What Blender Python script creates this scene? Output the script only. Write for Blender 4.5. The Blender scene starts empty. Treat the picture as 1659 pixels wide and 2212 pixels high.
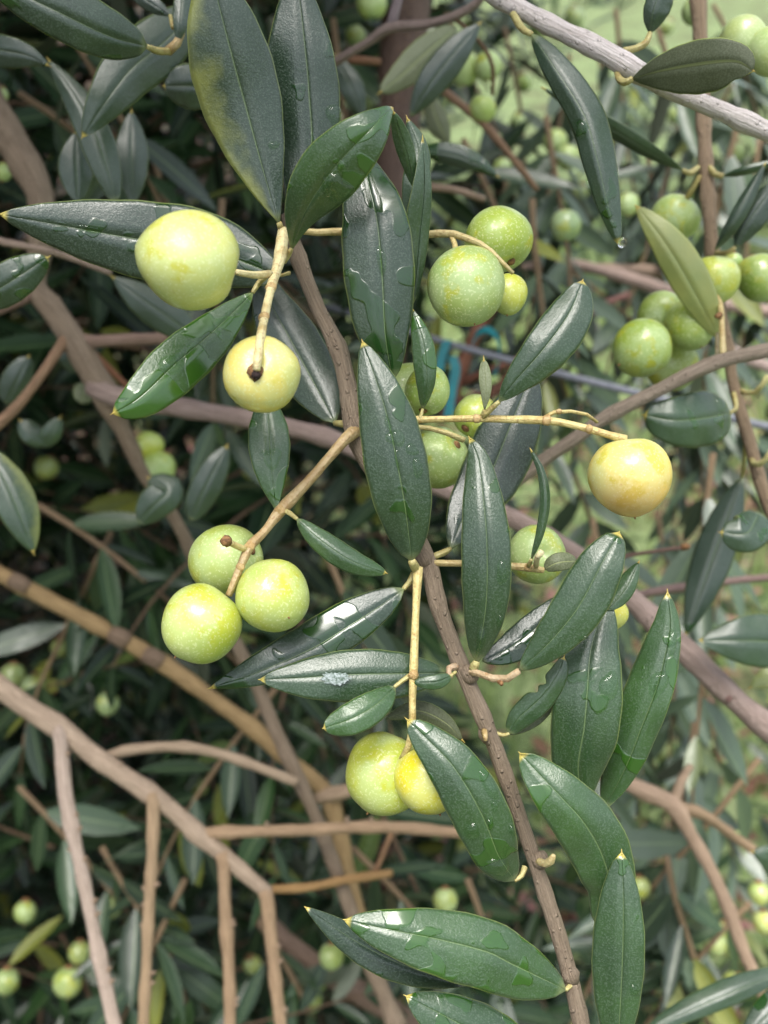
import bpy, math, random
import numpy as np
from mathutils import Vector, Matrix, noise as mnoise

random.seed(7)
rng = np.random.default_rng(7)
scene = bpy.context.scene
col = scene.collection

# ------------------------------------------------------------------ camera
PITCH = math.radians(30.0)
CAM = Vector((0.0, 0.0, 1.5))
LENS, SENS = 33.0, 34.6
cam_data = bpy.data.cameras.new('camera')
cam = bpy.data.objects.new('camera', cam_data)
col.objects.link(cam)
cam.location = CAM
cam.rotation_euler = (math.pi / 2 - PITCH, 0, 0)
cam_data.sensor_fit = 'VERTICAL'
cam_data.sensor_height = SENS
cam_data.sensor_width = SENS * 0.75
cam_data.lens = LENS
cam_data.clip_start = 0.02
cam_data.clip_end = 300
cam_data.dof.use_dof = True
cam_data.dof.focus_distance = 0.247
cam_data.dof.aperture_fstop = 11.5
scene.camera = cam

# ------------------------------------------------------------------ sky and sun (overcast)
SUN_EL, SUN_AZ = math.radians(76), math.radians(200)      # azimuth: 0 = +Y, clockwise
world = bpy.data.worlds.new('World')
scene.world = world
world.use_nodes = True
wn = world.node_tree
wn.nodes.clear()
sky = wn.nodes.new('ShaderNodeTexSky')
sky.sky_type = 'NISHITA'
sky.sun_disc = False
sky.sun_elevation = SUN_EL
sky.sun_rotation = SUN_AZ
sky.air_density = 1.0
sky.dust_density = 3.0
sky.ozone_density = 1.0
hsv = wn.nodes.new('ShaderNodeHueSaturation')
hsv.inputs['Saturation'].default_value = 0.42             # cloud cover: a pale, hardly blue sky
bg = wn.nodes.new('ShaderNodeBackground')
bg.inputs['Strength'].default_value = 0.075
wo = wn.nodes.new('ShaderNodeOutputWorld')
wn.links.new(sky.outputs['Color'], hsv.inputs['Color'])
wn.links.new(hsv.outputs['Color'], bg.inputs['Color'])
wn.links.new(bg.outputs['Background'], wo.inputs['Surface'])
sun_data = bpy.data.lights.new('sun', 'SUN')
sun_data.energy = 1.5
sun_data.angle = math.radians(36)
sun_data.color = (1.0, 0.96, 0.9)
sun = bpy.data.objects.new('sun', sun_data)
col.objects.link(sun)
sdir = Vector((math.sin(SUN_AZ) * math.cos(SUN_EL), math.cos(SUN_AZ) * math.cos(SUN_EL), math.sin(SUN_EL)))
sun.rotation_euler = sdir.to_track_quat('Z', 'Y').to_euler()
sun.location = (0, 0, 6)

scene.view_settings.view_transform = 'Standard'
scene.view_settings.look = 'None'
scene.view_settings.gamma = 1.0
scene.view_settings.exposure = 2.2
scene.cycles.max_bounces = 8
scene.cycles.transmission_bounces = 6
scene.cycles.glossy_bounces = 3
scene.cycles.diffuse_bounces = 3
scene.cycles.caustics_reflective = False

# ------------------------------------------------------------------ measuring helpers
TANV = SENS / 2 / LENS
CR = Vector((1, 0, 0))
CF = Vector((0, math.cos(PITCH), -math.sin(PITCH)))
CU = Vector((0, math.sin(PITCH), math.cos(PITCH)))
def P(x, y, d):
    """a point at depth d metres in front of the lens; x, y as measured on a 1659 x 2212 print of the photograph"""
    return CAM + d * (CF + CR * ((x - 829.5) / 1106 * TANV) + CU * ((1106 - y) / 1106 * TANV))
def px(d):
    return TANV * d / 1106

def catmull(pts, n):
    """n+1 samples along a Catmull-Rom curve through pts (numpy k x m), spaced by length of the first three columns"""
    p = np.asarray(pts, float)
    if len(p) == 2:
        t = np.linspace(0, 1, n + 1)[:, None]
        return p[0] * (1 - t) + p[1] * t
    q = np.vstack([2 * p[0] - p[1], p, 2 * p[-1] - p[-2]])
    out = []
    m = 24
    for i in range(1, len(q) - 2):
        t = np.linspace(0, 1, m, endpoint=False)[:, None]
        a, b, c, d = q[i - 1], q[i], q[i + 1], q[i + 2]
        out.append(0.5 * ((2 * b) + (c - a) * t + (2 * a - 5 * b + 4 * c - d) * t ** 2 + (3 * b - a - 3 * c + d) * t ** 3))
    out.append(p[-1][None])
    o = np.vstack(out)
    L = np.concatenate([[0], np.cumsum(np.linalg.norm(np.diff(o[:, :3], axis=0), axis=1))])
    s = np.linspace(0, L[-1], n + 1)
    return np.stack([np.interp(s, L, o[:, k]) for k in range(o.shape[1])], 1)

# ------------------------------------------------------------------ object helpers
ABS = {}
def tag(o, label=None, cat=None, group=None, kind=None):
    if label: o['label'] = label
    if cat: o['category'] = cat
    if group: o['group'] = group
    if kind: o['kind'] = kind
    return o
def place(o, at, parent=None):
    at = Vector(at)
    col.objects.link(o)
    if parent is not None:
        o.parent = parent
        o.location = at - ABS[parent.name]
    else:
        o.location = at
    ABS[o.name] = at
    return o
def empty(name, at, label, cat, group=None):
    o = bpy.data.objects.new(name, None)
    o.empty_display_size = 0.01
    place(o, at)
    return tag(o, label, cat, group)
def mesh_obj(name, verts, faces, mats, at, parent=None, uv=None, smooth=True, mat_idx=None):
    """verts in world space; the mesh is stored relative to 'at'"""
    v = np.asarray(verts, float) - np.asarray(at, float)
    me = bpy.data.meshes.new(name)
    me.from_pydata(v.tolist(), [], faces)
    for m in (mats if isinstance(mats, (list, tuple)) else [mats]):
        me.materials.append(m)
    if mat_idx is not None:
        me.polygons.foreach_set('material_index', mat_idx)
    if uv is not None:
        lay = me.uv_layers.new(name='UVMap')
        li = np.empty(len(me.loops), dtype=np.int32)
        me.loops.foreach_get('vertex_index', li)
        lay.data.foreach_set('uv', np.asarray(uv, np.float32)[li].ravel())
    if smooth:
        me.polygons.foreach_set('use_smooth', [True] * len(me.polygons))
    me.update()
    o = bpy.data.objects.new(name, me)
    return place(o, at, parent)

# ------------------------------------------------------------------ materials
class NT:
    def __init__(s, name):
        s.m = bpy.data.materials.new(name)
        s.m.use_nodes = True
        s.t = s.m.node_tree
        s.t.nodes.clear()
        s.out = s.n('ShaderNodeOutputMaterial')
    def n(s, typ, **kw):
        nd = s.t.nodes.new(typ)
        for k, v in kw.items():
            setattr(nd, k, v)
        return nd
    def set(s, sock, v):
        if isinstance(v, bpy.types.NodeSocket):
            s.t.links.new(v, sock)
        else:
            sock.default_value = v
    def math(s, op, a, b=0.0, c=None, clamp=False):
        nd = s.n('ShaderNodeMath', operation=op, use_clamp=clamp)
        s.set(nd.inputs[0], a); s.set(nd.inputs[1], b)
        if c is not None: s.set(nd.inputs[2], c)
        return nd.outputs[0]
    def mix(s, f, a, b, mode='MIX'):
        nd = s.n('ShaderNodeMix', data_type='RGBA', blend_type=mode)
        s.set(nd.inputs[0], f)
        s.set(nd.inputs[6], a if isinstance(a, bpy.types.NodeSocket) else (*a, 1)[:4])
        s.set(nd.inputs[7], b if isinstance(b, bpy.types.NodeSocket) else (*b, 1)[:4])
        return nd.outputs[2]
    def fmix(s, f, a, b):
        nd = s.n('ShaderNodeMix', data_type='FLOAT')
        s.set(nd.inputs[0], f); s.set(nd.inputs[2], a); s.set(nd.inputs[3], b)
        return nd.outputs[0]
    def step(s, x, lo, hi):
        nd = s.n('ShaderNodeMapRange', interpolation_type='SMOOTHSTEP')
        s.set(nd.inputs[0], x); s.set(nd.inputs[1], lo); s.set(nd.inputs[2], hi)
        return nd.outputs[0]
    def noise(s, vec, scale, detail=2.0, rough=0.5, dist=0.0):
        nd = s.n('ShaderNodeTexNoise')
        s.t.links.new(vec, nd.inputs['Vector'])
        s.set(nd.inputs['Scale'], scale); s.set(nd.inputs['Detail'], detail)
        s.set(nd.inputs['Roughness'], rough); s.set(nd.inputs['Distortion'], dist)
        return nd.outputs['Fac']
    def voro(s, vec, scale, feature='F1', rnd=1.0):
        nd = s.n('ShaderNodeTexVoronoi', feature=feature)
        s.t.links.new(vec, nd.inputs['Vector'])
        s.set(nd.inputs['Scale'], scale); s.set(nd.inputs['Randomness'], rnd)
        return nd
    def attr(s, name):
        return s.n('ShaderNodeAttribute', attribute_type='OBJECT', attribute_name=name)
    def coords(s, shift=True):
        tc = s.n('ShaderNodeTexCoord')
        v = tc.outputs['Object']
        if shift:
            oi = s.n('ShaderNodeObjectInfo')
            cx = s.n('ShaderNodeCombineXYZ')
            r = oi.outputs['Random']
            s.set(cx.inputs[0], s.math('MULTIPLY', r, 3.1)); s.set(cx.inputs[1], s.math('MULTIPLY', r, 7.7)); s.set(cx.inputs[2], s.math('MULTIPLY', r, 5.3))
            va = s.n('ShaderNodeVectorMath', operation='ADD')
            s.t.links.new(v, va.inputs[0]); s.t.links.new(cx.outputs[0], va.inputs[1])
            v = va.outputs[0]
        return v
    def uv(s):
        tc = s.n('ShaderNodeTexCoord')
        sp = s.n('ShaderNodeSeparateXYZ')
        s.t.links.new(tc.outputs['UV'], sp.inputs[0])
        return sp.outputs[0], sp.outputs[1]
    def bump(s, h, strength, dist, prev=None):
        nd = s.n('ShaderNodeBump')
        s.set(nd.inputs['Strength'], strength); s.set(nd.inputs['Distance'], dist); s.set(nd.inputs['Height'], h)
        if prev is not None: s.t.links.new(prev, nd.inputs['Normal'])
        return nd.outputs[0]
    def bsdf(s, **kw):
        b = s.n('ShaderNodeBsdfPrincipled')
        for k, v in kw.items():
            k = k.replace('_', ' ')
            if isinstance(v, tuple) and len(v) == 3 and k not in ('Subsurface Radius',): v = (*v, 1)
            s.set(b.inputs[k], v)
        s.t.links.new(b.outputs[0], s.out.inputs['Surface'])
        return b

def mat_leaf_top():
    s = NT('leaf_upper_face')
    v = s.coords()
    u, w = s.uv()
    wet_a = s.attr('wet').outputs['Fac']
    tone = s.attr('tone').outputs['Fac']
    yel = s.attr('yellowing').outputs['Fac']
    aw = s.math('ABSOLUTE', s.math('SUBTRACT', s.math('MULTIPLY', w, 2), 1))
    big = s.noise(v, 60, 2, 0.5)
    base = s.mix(tone, (0.004, 0.016, 0.008), (0.030, 0.086, 0.012))
    base = s.mix(s.step(big, 0.3, 0.7), base, s.mix(0.5, base, (0.006, 0.024, 0.008)))
    # wet film: sharp-edged shapes
    wn_ = s.noise(v, 105, 1.6, 0.45, 0.35)
    thr = s.math('SUBTRACT', 0.74, s.math('MULTIPLY', wet_a, 0.40))
    wet = s.step(wn_, thr, s.math('ADD', thr, 0.03))
    # silvery scales of the dry surface
    g1 = s.noise(v, 2300, 1, 0.5)
    g2 = s.noise(v, 5200, 0, 0.5)
    sp = s.step(s.math('ADD', s.math('MULTIPLY', g1, 0.7), s.math('MULTIPLY', g2, 0.3)), 0.50, 0.62)
    dust = s.math('MULTIPLY', s.math('ADD', 0.04, s.math('MULTIPLY', sp, 0.20)), s.math('SUBTRACT', 1.0, s.math('MULTIPLY', wet, 0.93)))
    c = s.mix(dust, base, (0.150, 0.200, 0.160))
    c = s.mix(s.math('MULTIPLY', wet, 0.36), c, s.mix(tone, (0.014, 0.055, 0.008), (0.040, 0.130, 0.008)))
    # yellowing along one margin
    ym = s.step(s.math('ADD', s.math('MULTIPLY', w, -1.0), s.math('MULTIPLY', s.noise(v, 90, 3, 0.6), 0.9)), 0.10, 0.50)
    c = s.mix(s.math('MULTIPLY', s.math('MULTIPLY', ym, yel), 0.6), c, (0.26, 0.28, 0.06))
    c = s.mix(s.attr('pale').outputs['Fac'], c, s.mix(s.noise(v, 120, 3), (0.22, 0.28, 0.09), (0.36, 0.36, 0.10)))
    # side veins, midrib, margin, tip
    vein = s.n('ShaderNodeTexWave', wave_type='BANDS', bands_direction='X')
    cv = s.n('ShaderNodeCombineXYZ')
    s.set(cv.inputs[0], s.math('SUBTRACT', u, s.math('MULTIPLY', aw, 0.10)))
    s.set(cv.inputs[1], s.math('MULTIPLY', w, 0.02))
    s.t.links.new(cv.outputs[0], vein.inputs['Vector'])
    s.set(vein.inputs['Scale'], 4.5); s.set(vein.inputs['Distortion'], 2.5); s.set(vein.inputs['Detail'], 2)
    mid = s.math('SUBTRACT', 1.0, s.step(aw, 0.014, 0.042))
    mid = s.math('MULTIPLY', mid, s.math('SUBTRACT', 1.0, s.math('MULTIPLY', u, 0.55)))
    c = s.mix(s.math('MULTIPLY', mid, 0.6), c, (0.17, 0.24, 0.10))
    edge = s.step(aw, 0.955, 0.985)
    c = s.mix(s.math('MULTIPLY', edge, 0.55), c, (0.20, 0.25, 0.07))
    c = s.mix(s.step(u, 0.968, 0.99), c, (0.45, 0.38, 0.09))
    c = s.mix(s.math('MULTIPLY', s.math('SUBTRACT', 1.0, s.step(u, 0.0, 0.06)), 0.7), c, (0.22, 0.26, 0.12))
    rough = s.fmix(wet, s.math('ADD', 0.34, s.math('MULTIPLY', sp, 0.10)), 0.17)
    dry = s.math('SUBTRACT', 1.0, wet)
    b1 = s.bump(s.math('ADD', s.math('MULTIPLY', vein.outputs['Fac'], 0.07), s.math('MULTIPLY', mid, -1.0)), 0.35, 0.0004)
    b2 = s.bump(s.math('MULTIPLY', s.math('ADD', g1, s.noise(v, 900, 2)), dry), 0.55, 0.00012, b1)
    b3 = s.bump(wet, 0.8, 0.00025, b2)
    s.bsdf(Base_Color=c, Roughness=rough, Normal=b3, Specular_IOR_Level=0.85, Sheen_Weight=s.math('MULTIPLY', dry, 0.05), Sheen_Roughness=0.4)
    return s.m

def mat_leaf_under():
    s = NT('leaf_lower_face')
    v = s.coords()
    u, w = s.uv()
    tone = s.attr('tone').outputs['Fac']
    aw = s.math('ABSOLUTE', s.math('SUBTRACT', s.math('MULTIPLY', w, 2), 1))
    mid = s.math('SUBTRACT', 1.0, s.step(aw, 0.03, 0.09))
    g = s.noise(v, 2200, 1)
    c = s.mix(tone, (0.050, 0.062, 0.030), (0.20, 0.23, 0.12))
    c = s.mix(s.math('MULTIPLY', s.step(g, 0.35, 0.7), s.math('ADD', 0.12, s.math('MULTIPLY', tone, 0.6))), c, (0.24, 0.27, 0.18))
    c = s.mix(s.math('MULTIPLY', mid, 0.6), c, (0.26, 0.30, 0.12))
    c = s.mix(s.step(aw, 0.95, 0.99), c, (0.22, 0.28, 0.08))
    b = s.bump(s.math('ADD', s.math('MULTIPLY', g, 0.3), mid), 0.5, 0.0003)
    s.bsdf(Base_Color=c, Roughness=0.55, Normal=b, Specular_IOR_Level=0.35)
    return s.m

def mat_bark(name):
    """colour from the object's own colour; long streaks, lenticels, darker nodes"""
    s = NT(name)
    v = s.coords()
    u, w = s.uv()                       # u: round the stem, v: metres along it
    oc = s.n('ShaderNodeObjectInfo').outputs['Color']
    cv = s.n('ShaderNodeCombineXYZ')
    s.set(cv.inputs[0], s.math('MULTIPLY', s.math('COSINE', s.math('MULTIPLY', u, 6.28318)), 3.0))
    s.set(cv.inputs[1], s.math('MULTIPLY', s.math('SINE', s.math('MULTIPLY', u, 6.28318)), 3.0))
    s.set(cv.inputs[2], s.math('MULTIPLY', w, 55.0))
    streak = s.noise(cv.outputs[0], 1.6, 4, 0.6, 0.2)
    ridge = s.noise(cv.outputs[0], 3.2, 3, 0.6)
    blot = s.noise(v, 140, 3, 0.6)
    lent = s.voro(v, 420)
    ld = s.math('SUBTRACT', 1.0, s.step(lent.outputs['Distance'], 0.10, 0.26))
    dark = s.mix(1.0, oc, (0.60, 0.57, 0.54), 'MULTIPLY')
    light = s.mix(1.0, oc, (1.5, 1.55, 1.6), 'MULTIPLY')
    c = s.mix(s.step(streak, 0.25, 0.75), dark, light)
    c = s.mix(s.math('MULTIPLY', s.step(blot, 0.35, 0.75), 0.45), c, oc)
    c = s.mix(s.math('MULTIPLY', ld, 0.6), c, s.mix(0.3, light, (0.5, 0.42, 0.32)))
    fine = s.noise(v, 1500, 2)
    c = s.mix(0.35, c, s.mix(fine, dark, light))
    b = s.bump(ridge, 0.8, 0.0016)
    b = s.bump(ld, 0.9, 0.0007, b)
    b = s.bump(fine, 0.4, 0.0002, b)
    s.bsdf(Base_Color=c, Roughness=0.62, Normal=b, Specular_IOR_Level=0.35)
    return s.m

def mat_stalk():
    s = NT('fruit_stalk_skin')
    v = s.coords()
    oc = s.n('ShaderNodeObjectInfo').outputs['Color']
    n1 = s.noise(v, 260, 3, 0.6)
    c = s.mix(s.step(n1, 0.4, 0.75), oc, s.mix(1.0, oc, (0.72, 0.62, 0.5), 'MULTIPLY'))
    sp = s.step(s.noise(v, 1000, 2), 0.56, 0.70)
    c = s.mix(s.math('MULTIPLY', sp, 0.5), c, (0.25, 0.13, 0.05))
    b = s.bump(s.math('ADD', s.noise(v, 1200, 2), s.noise(v, 380, 2)), 0.7, 0.0005)
    s.bsdf(Base_Color=c, Roughness=0.5, Normal=b, Subsurface_Weight=0.15, Subsurface_Radius=(0.6, 0.4, 0.2), Subsurface_Scale=0.002)
    return s.m

def mat_olive():
    s = NT('olive_skin')
    v = s.coords()
    oc = s.n('ShaderNodeObjectInfo').outputs['Color']
    blush = s.attr('blush').outputs['Fac']
    u, w = s.uv()
    big = s.noise(v, 75, 3, 0.55, 0.3)
    c = s.mix(s.step(big, 0.36, 0.62), oc, s.mix(0.48, oc, (0.44, 0.57, 0.30)))       # waxy bloom
    yl = s.step(s.noise(v, 120, 4, 0.6), 0.53, 0.64)
    c = s.mix(s.math('MULTIPLY', yl, 0.85), c, s.mix(0.7, oc, (0.42, 0.42, 0.01)))
    gr = s.step(s.noise(v, 50, 2, 0.5), 0.52, 0.75)
    c = s.mix(s.math('MULTIPLY', gr, 0.6), c, s.mix(1.0, oc, (0.58, 0.80, 0.45), 'MULTIPLY'))
    pole = s.step(s.math('ADD', s.math('ABSOLUTE', s.math('SUBTRACT', w, 0.47)), s.math('MULTIPLY', s.math('SUBTRACT', s.noise(v, 130, 3), 0.5), 0.35)), 0.20, 0.46)
    c = s.mix(s.math('MULTIPLY', pole, 0.55), c, s.mix(0.45, oc, (0.36, 0.50, 0.30)))      # bluish bloom left on both ends
    dots = s.voro(v, 950)
    dm = s.math('SUBTRACT', 1.0, s.step(dots.outputs['Distance'], 0.10, 0.20))
    c = s.mix(s.math('MULTIPLY', dm, 0.5), c, (0.72, 0.76, 0.50))
    fl = s.step(s.noise(v, 1500, 1), 0.56, 0.68)
    c = s.mix(s.math('MULTIPLY', fl, 0.42), c, (0.66, 0.70, 0.40))
    scuff = s.step(s.noise(v, 420, 3, 0.7), 0.70, 0.76)
    c = s.mix(s.math('MULTIPLY', scuff, 0.45), c, (0.26, 0.22, 0.05))
    bl = s.step(s.math('ADD', w, s.math('MULTIPLY', s.noise(v, 60, 2), 0.5)), 0.62, 1.15)
    c = s.mix(s.math('MULTIPLY', bl, blush), c, (0.62, 0.22, 0.08))
    rd = s.voro(v, 330)
    rm = s.math('MULTIPLY', s.math('SUBTRACT', 1.0, s.step(rd.outputs['Distance'], 0.05, 0.12)), s.math('MULTIPLY', bl, blush))
    c = s.mix(rm, c, (0.40, 0.06, 0.04))
    rough = s.math('ADD', 0.20, s.math('MULTIPLY', big, 0.32))
    b = s.bump(s.math('ADD', s.noise(v, 300, 2), s.math('MULTIPLY', dm, 0.4)), 0.16, 0.0004)
    s.bsdf(Base_Color=c, Roughness=rough, Normal=b, Specular_IOR_Level=0.5, Subsurface_Weight=0.05, Coat_Weight=s.math('MULTIPLY', s.step(s.noise(v, 90, 2), 0.45, 0.6), 0.6), Coat_Roughness=0.10,
           Subsurface_Radius=(0.8, 0.7, 0.2), Subsurface_Scale=0.003)
    return s.m

def mat_plain(name, c1, c2, scale=300, rough=0.6, spec=0.4, bump=0.3):
    s = NT(name)
    v = s.coords()
    n1 = s.noise(v, scale, 3, 0.6)
    c = s.mix(s.step(n1, 0.3, 0.7), c1, c2)
    b = s.bump(s.noise(v, scale * 4, 2), bump, 0.0003)
    s.bsdf(Base_Color=c, Roughness=rough, Normal=b, Specular_IOR_Level=spec)
    return s.m

def mat_water():
    s = NT('rain_water')
    tr = s.n('ShaderNodeBsdfTransparent'); s.set(tr.inputs['Color'], (0.86, 0.93, 0.84, 1))
    gl = s.n('ShaderNodeBsdfGlossy'); s.set(gl.inputs['Roughness'], 0.02)
    fr = s.n('ShaderNodeFresnel'); s.set(fr.inputs['IOR'], 1.4)
    mx = s.n('ShaderNodeMixShader')
    bf = s.n('ShaderNodeNewGeometry').outputs['Backfacing']
    s.set(mx.inputs[0], s.math('MULTIPLY', fr.outputs[0], s.math('SUBTRACT', 1.0, bf)))          # no inner mirror: light passes both ways
    s.t.links.new(tr.outputs[0], mx.inputs[1]); s.t.links.new(gl.outputs[0], mx.inputs[2])
    s.t.links.new(mx.outputs[0], s.out.inputs['Surface'])
    return s.m
def mat_bead():
    s = NT('hanging_water')
    s.bsdf(Base_Color=(1, 1, 1), Roughness=0.0, IOR=1.33, Transmission_Weight=1.0)
    return s.m

def mat_leaf_far(name, island=True, spec=0.36, pale=0.0):
    """leaves of the thicket: upper and silvery lower face of one thin blade"""
    s = NT(name)
    geo = s.n('ShaderNodeNewGeometry')
    v = s.coords(False)
    r = geo.outputs['Random Per Island'] if island else s.n('ShaderNodeObjectInfo').outputs['Random']
    u, w = s.uv()
    aw = s.math('ABSOLUTE', s.math('SUBTRACT', s.math('MULTIPLY', w, 2), 1))
    mid = s.math('SUBTRACT', 1.0, s.step(aw, 0.03, 0.12))
    top = s.mix(r, (0.005, 0.015, 0.007), (0.022, 0.056, 0.014))  # leaf greens lowered so the colour carries the shade inside the crown
    top = s.mix(pale, top, (0.085, 0.125, 0.075))  # paler mix puts sky light into the leaf colour
    yb = s.step(r, 0.93, 0.97)
    top = s.mix(s.math('MULTIPLY', yb, 0.7), top, (0.26, 0.27, 0.04))
    top = s.mix(s.math('MULTIPLY', mid, 0.6), top, (0.14, 0.20, 0.09))
    top = s.mix(s.math('MULTIPLY', s.noise(v, 900, 2), s.math('ADD', 0.06, pale * 0.4)), top, (0.13, 0.18, 0.14))
    und = s.mix(r, (0.06, 0.075, 0.05), (0.14, 0.165, 0.11))
    c = s.mix(geo.outputs['Backfacing'], top, und)
    rough = s.fmix(geo.outputs['Backfacing'], s.math('ADD', 0.16, s.math('MULTIPLY', s.noise(v, 120, 2), 0.4)), 0.6)
    s.bsdf(Base_Color=c, Roughness=rough, Specular_IOR_Level=spec)
    return s.m

M_TOP, M_UND = mat_leaf_top(), mat_leaf_under()
M_BARK = mat_bark('olive_bark')
M_STALK = mat_stalk()
M_OLIVE = mat_olive()
M_WATER = mat_water()
M_BEAD = mat_bead()
M_TIP = mat_plain('leaf_point', (0.50, 0.42, 0.12), (0.36, 0.24, 0.06), 800, 0.5)
M_SCAR = mat_plain('dry_scar', (0.10, 0.045, 0.02), (0.28, 0.15, 0.06), 900, 0.8)
M_FAR = mat_leaf_far('thicket_leaf', True)
M_FARO = mat_leaf_far('shoot_leaf', False, 0.5, 0.12)
M_FARP = mat_leaf_far('sky_lit_shoot_leaf', False, 0.6, 0.55)

# ------------------------------------------------------------------ builders
def tube_data(pts, rad, sides=12, seg=0.004, wob=0.05, seed=0):
    """pts: list of Vectors, rad: list of radii (metres)"""
    arr = np.array([[*p, r] for p, r in zip(pts, rad)])
    ln = np.linalg.norm(np.diff(arr[:, :3], axis=0), axis=1).sum()
    n = int(max(4, min(90, ln / seg)))
    c = catmull(arr, n)
    pos, r = c[:, :3], c[:, 3].copy()
    tan = np.gradient(pos, axis=0)
    tan /= np.linalg.norm(tan, axis=1)[:, None] + 1e-12
    up = np.array([0.3, -0.8, 0.5]); up /= np.linalg.norm(up)
    a = up - tan[0] * up.dot(tan[0]); a /= np.linalg.norm(a)
    verts, uv = [], []
    lr = np.random.default_rng(seed + 11)
    r *= 1 + wob * np.interp(np.arange(n + 1), np.linspace(0, n, n // 3 + 2), lr.normal(size=n // 3 + 2))
    if wob >= 0.04 and ln > 0.06 and np.mean(r) > 0.0006:           # swollen nodes at uneven intervals
        x = np.linspace(0, ln, n + 1); t = lr.uniform(.006, .02)
        while t < ln:
            m_ = float(np.interp(t, x, r))
            r = r * (1 + lr.uniform(.10, .24) * np.exp(-((x - t) / (m_ * 1.3)) ** 2)); t += lr.uniform(.014, .036)
    dist = np.concatenate([[0], np.cumsum(np.linalg.norm(np.diff(pos, axis=0), axis=1))])
    ang = np.linspace(0, 2 * math.pi, sides + 1)
    for i in range(n + 1):
        a = a - tan[i] * a.dot(tan[i]); a /= np.linalg.norm(a)
        b = np.cross(tan[i], a)
        for k in range(sides + 1):
            q = 1.0
            if wob > 0.02 and sides > 7:
                sc = 0.55 / max(r[i], 1e-4)
                q = 1 + 1.5 * wob * mnoise.noise(Vector(pos[i] * sc + 1.2 * (a * math.cos(ang[k]) + b * math.sin(ang[k])) + seed * 3.7))
            verts.append(pos[i] + r[i] * q * (a * math.cos(ang[k]) + b * math.sin(ang[k])))
            uv.append((k / sides, dist[i]))
    faces = []
    st = sides + 1
    for i in range(n):
        for k in range(sides):
            faces.append((i * st + k, i * st + k + 1, (i + 1) * st + k + 1, (i + 1) * st + k))
    for i, t in ((0, -1), (n, 1)):                                  # rounded ends
        verts.append(pos[i] + tan[i] * t * r[i] * 0.35); uv.append((0.5, dist[i]))
        ci = len(verts) - 1
        for k in range(sides):
            q = (i * st + k, i * st + k + 1, ci)
            faces.append(q if t > 0 else q[::-1])
    return verts, faces, uv

_sd = [0]
def tube(name, pts, w, parent, mat=None, color=(0.2, 0.14, 0.1), sides=12, wob=0.05, seg=0.004):
    """pts: (x, y, d) triples; w: width(s) on the print at each point"""
    if not isinstance(w, (list, tuple)):
        w = [w] * len(pts)
    if len(w) != len(pts):
        w = list(np.interp(np.linspace(0, 1, len(pts)), np.linspace(0, 1, len(w)), w))
    p3 = [P(*p) for p in pts]
    rad = [wi / 2 * px(p[2]) for wi, p in zip(w, pts)]
    _sd[0] += 1
    v, f, uv = tube_data(p3, rad, sides, seg, wob, _sd[0])
    o = mesh_obj(name, v, f, mat or M_BARK, p3[0], parent, uv)
    o.color = (*color, 1)
    return o

def profile(s, peak, q):
    p = math.log(0.5) / math.log(peak)
    return np.clip(np.sin(math.pi * np.clip(s, 0, 1) ** p), 0, 1) ** q

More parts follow.
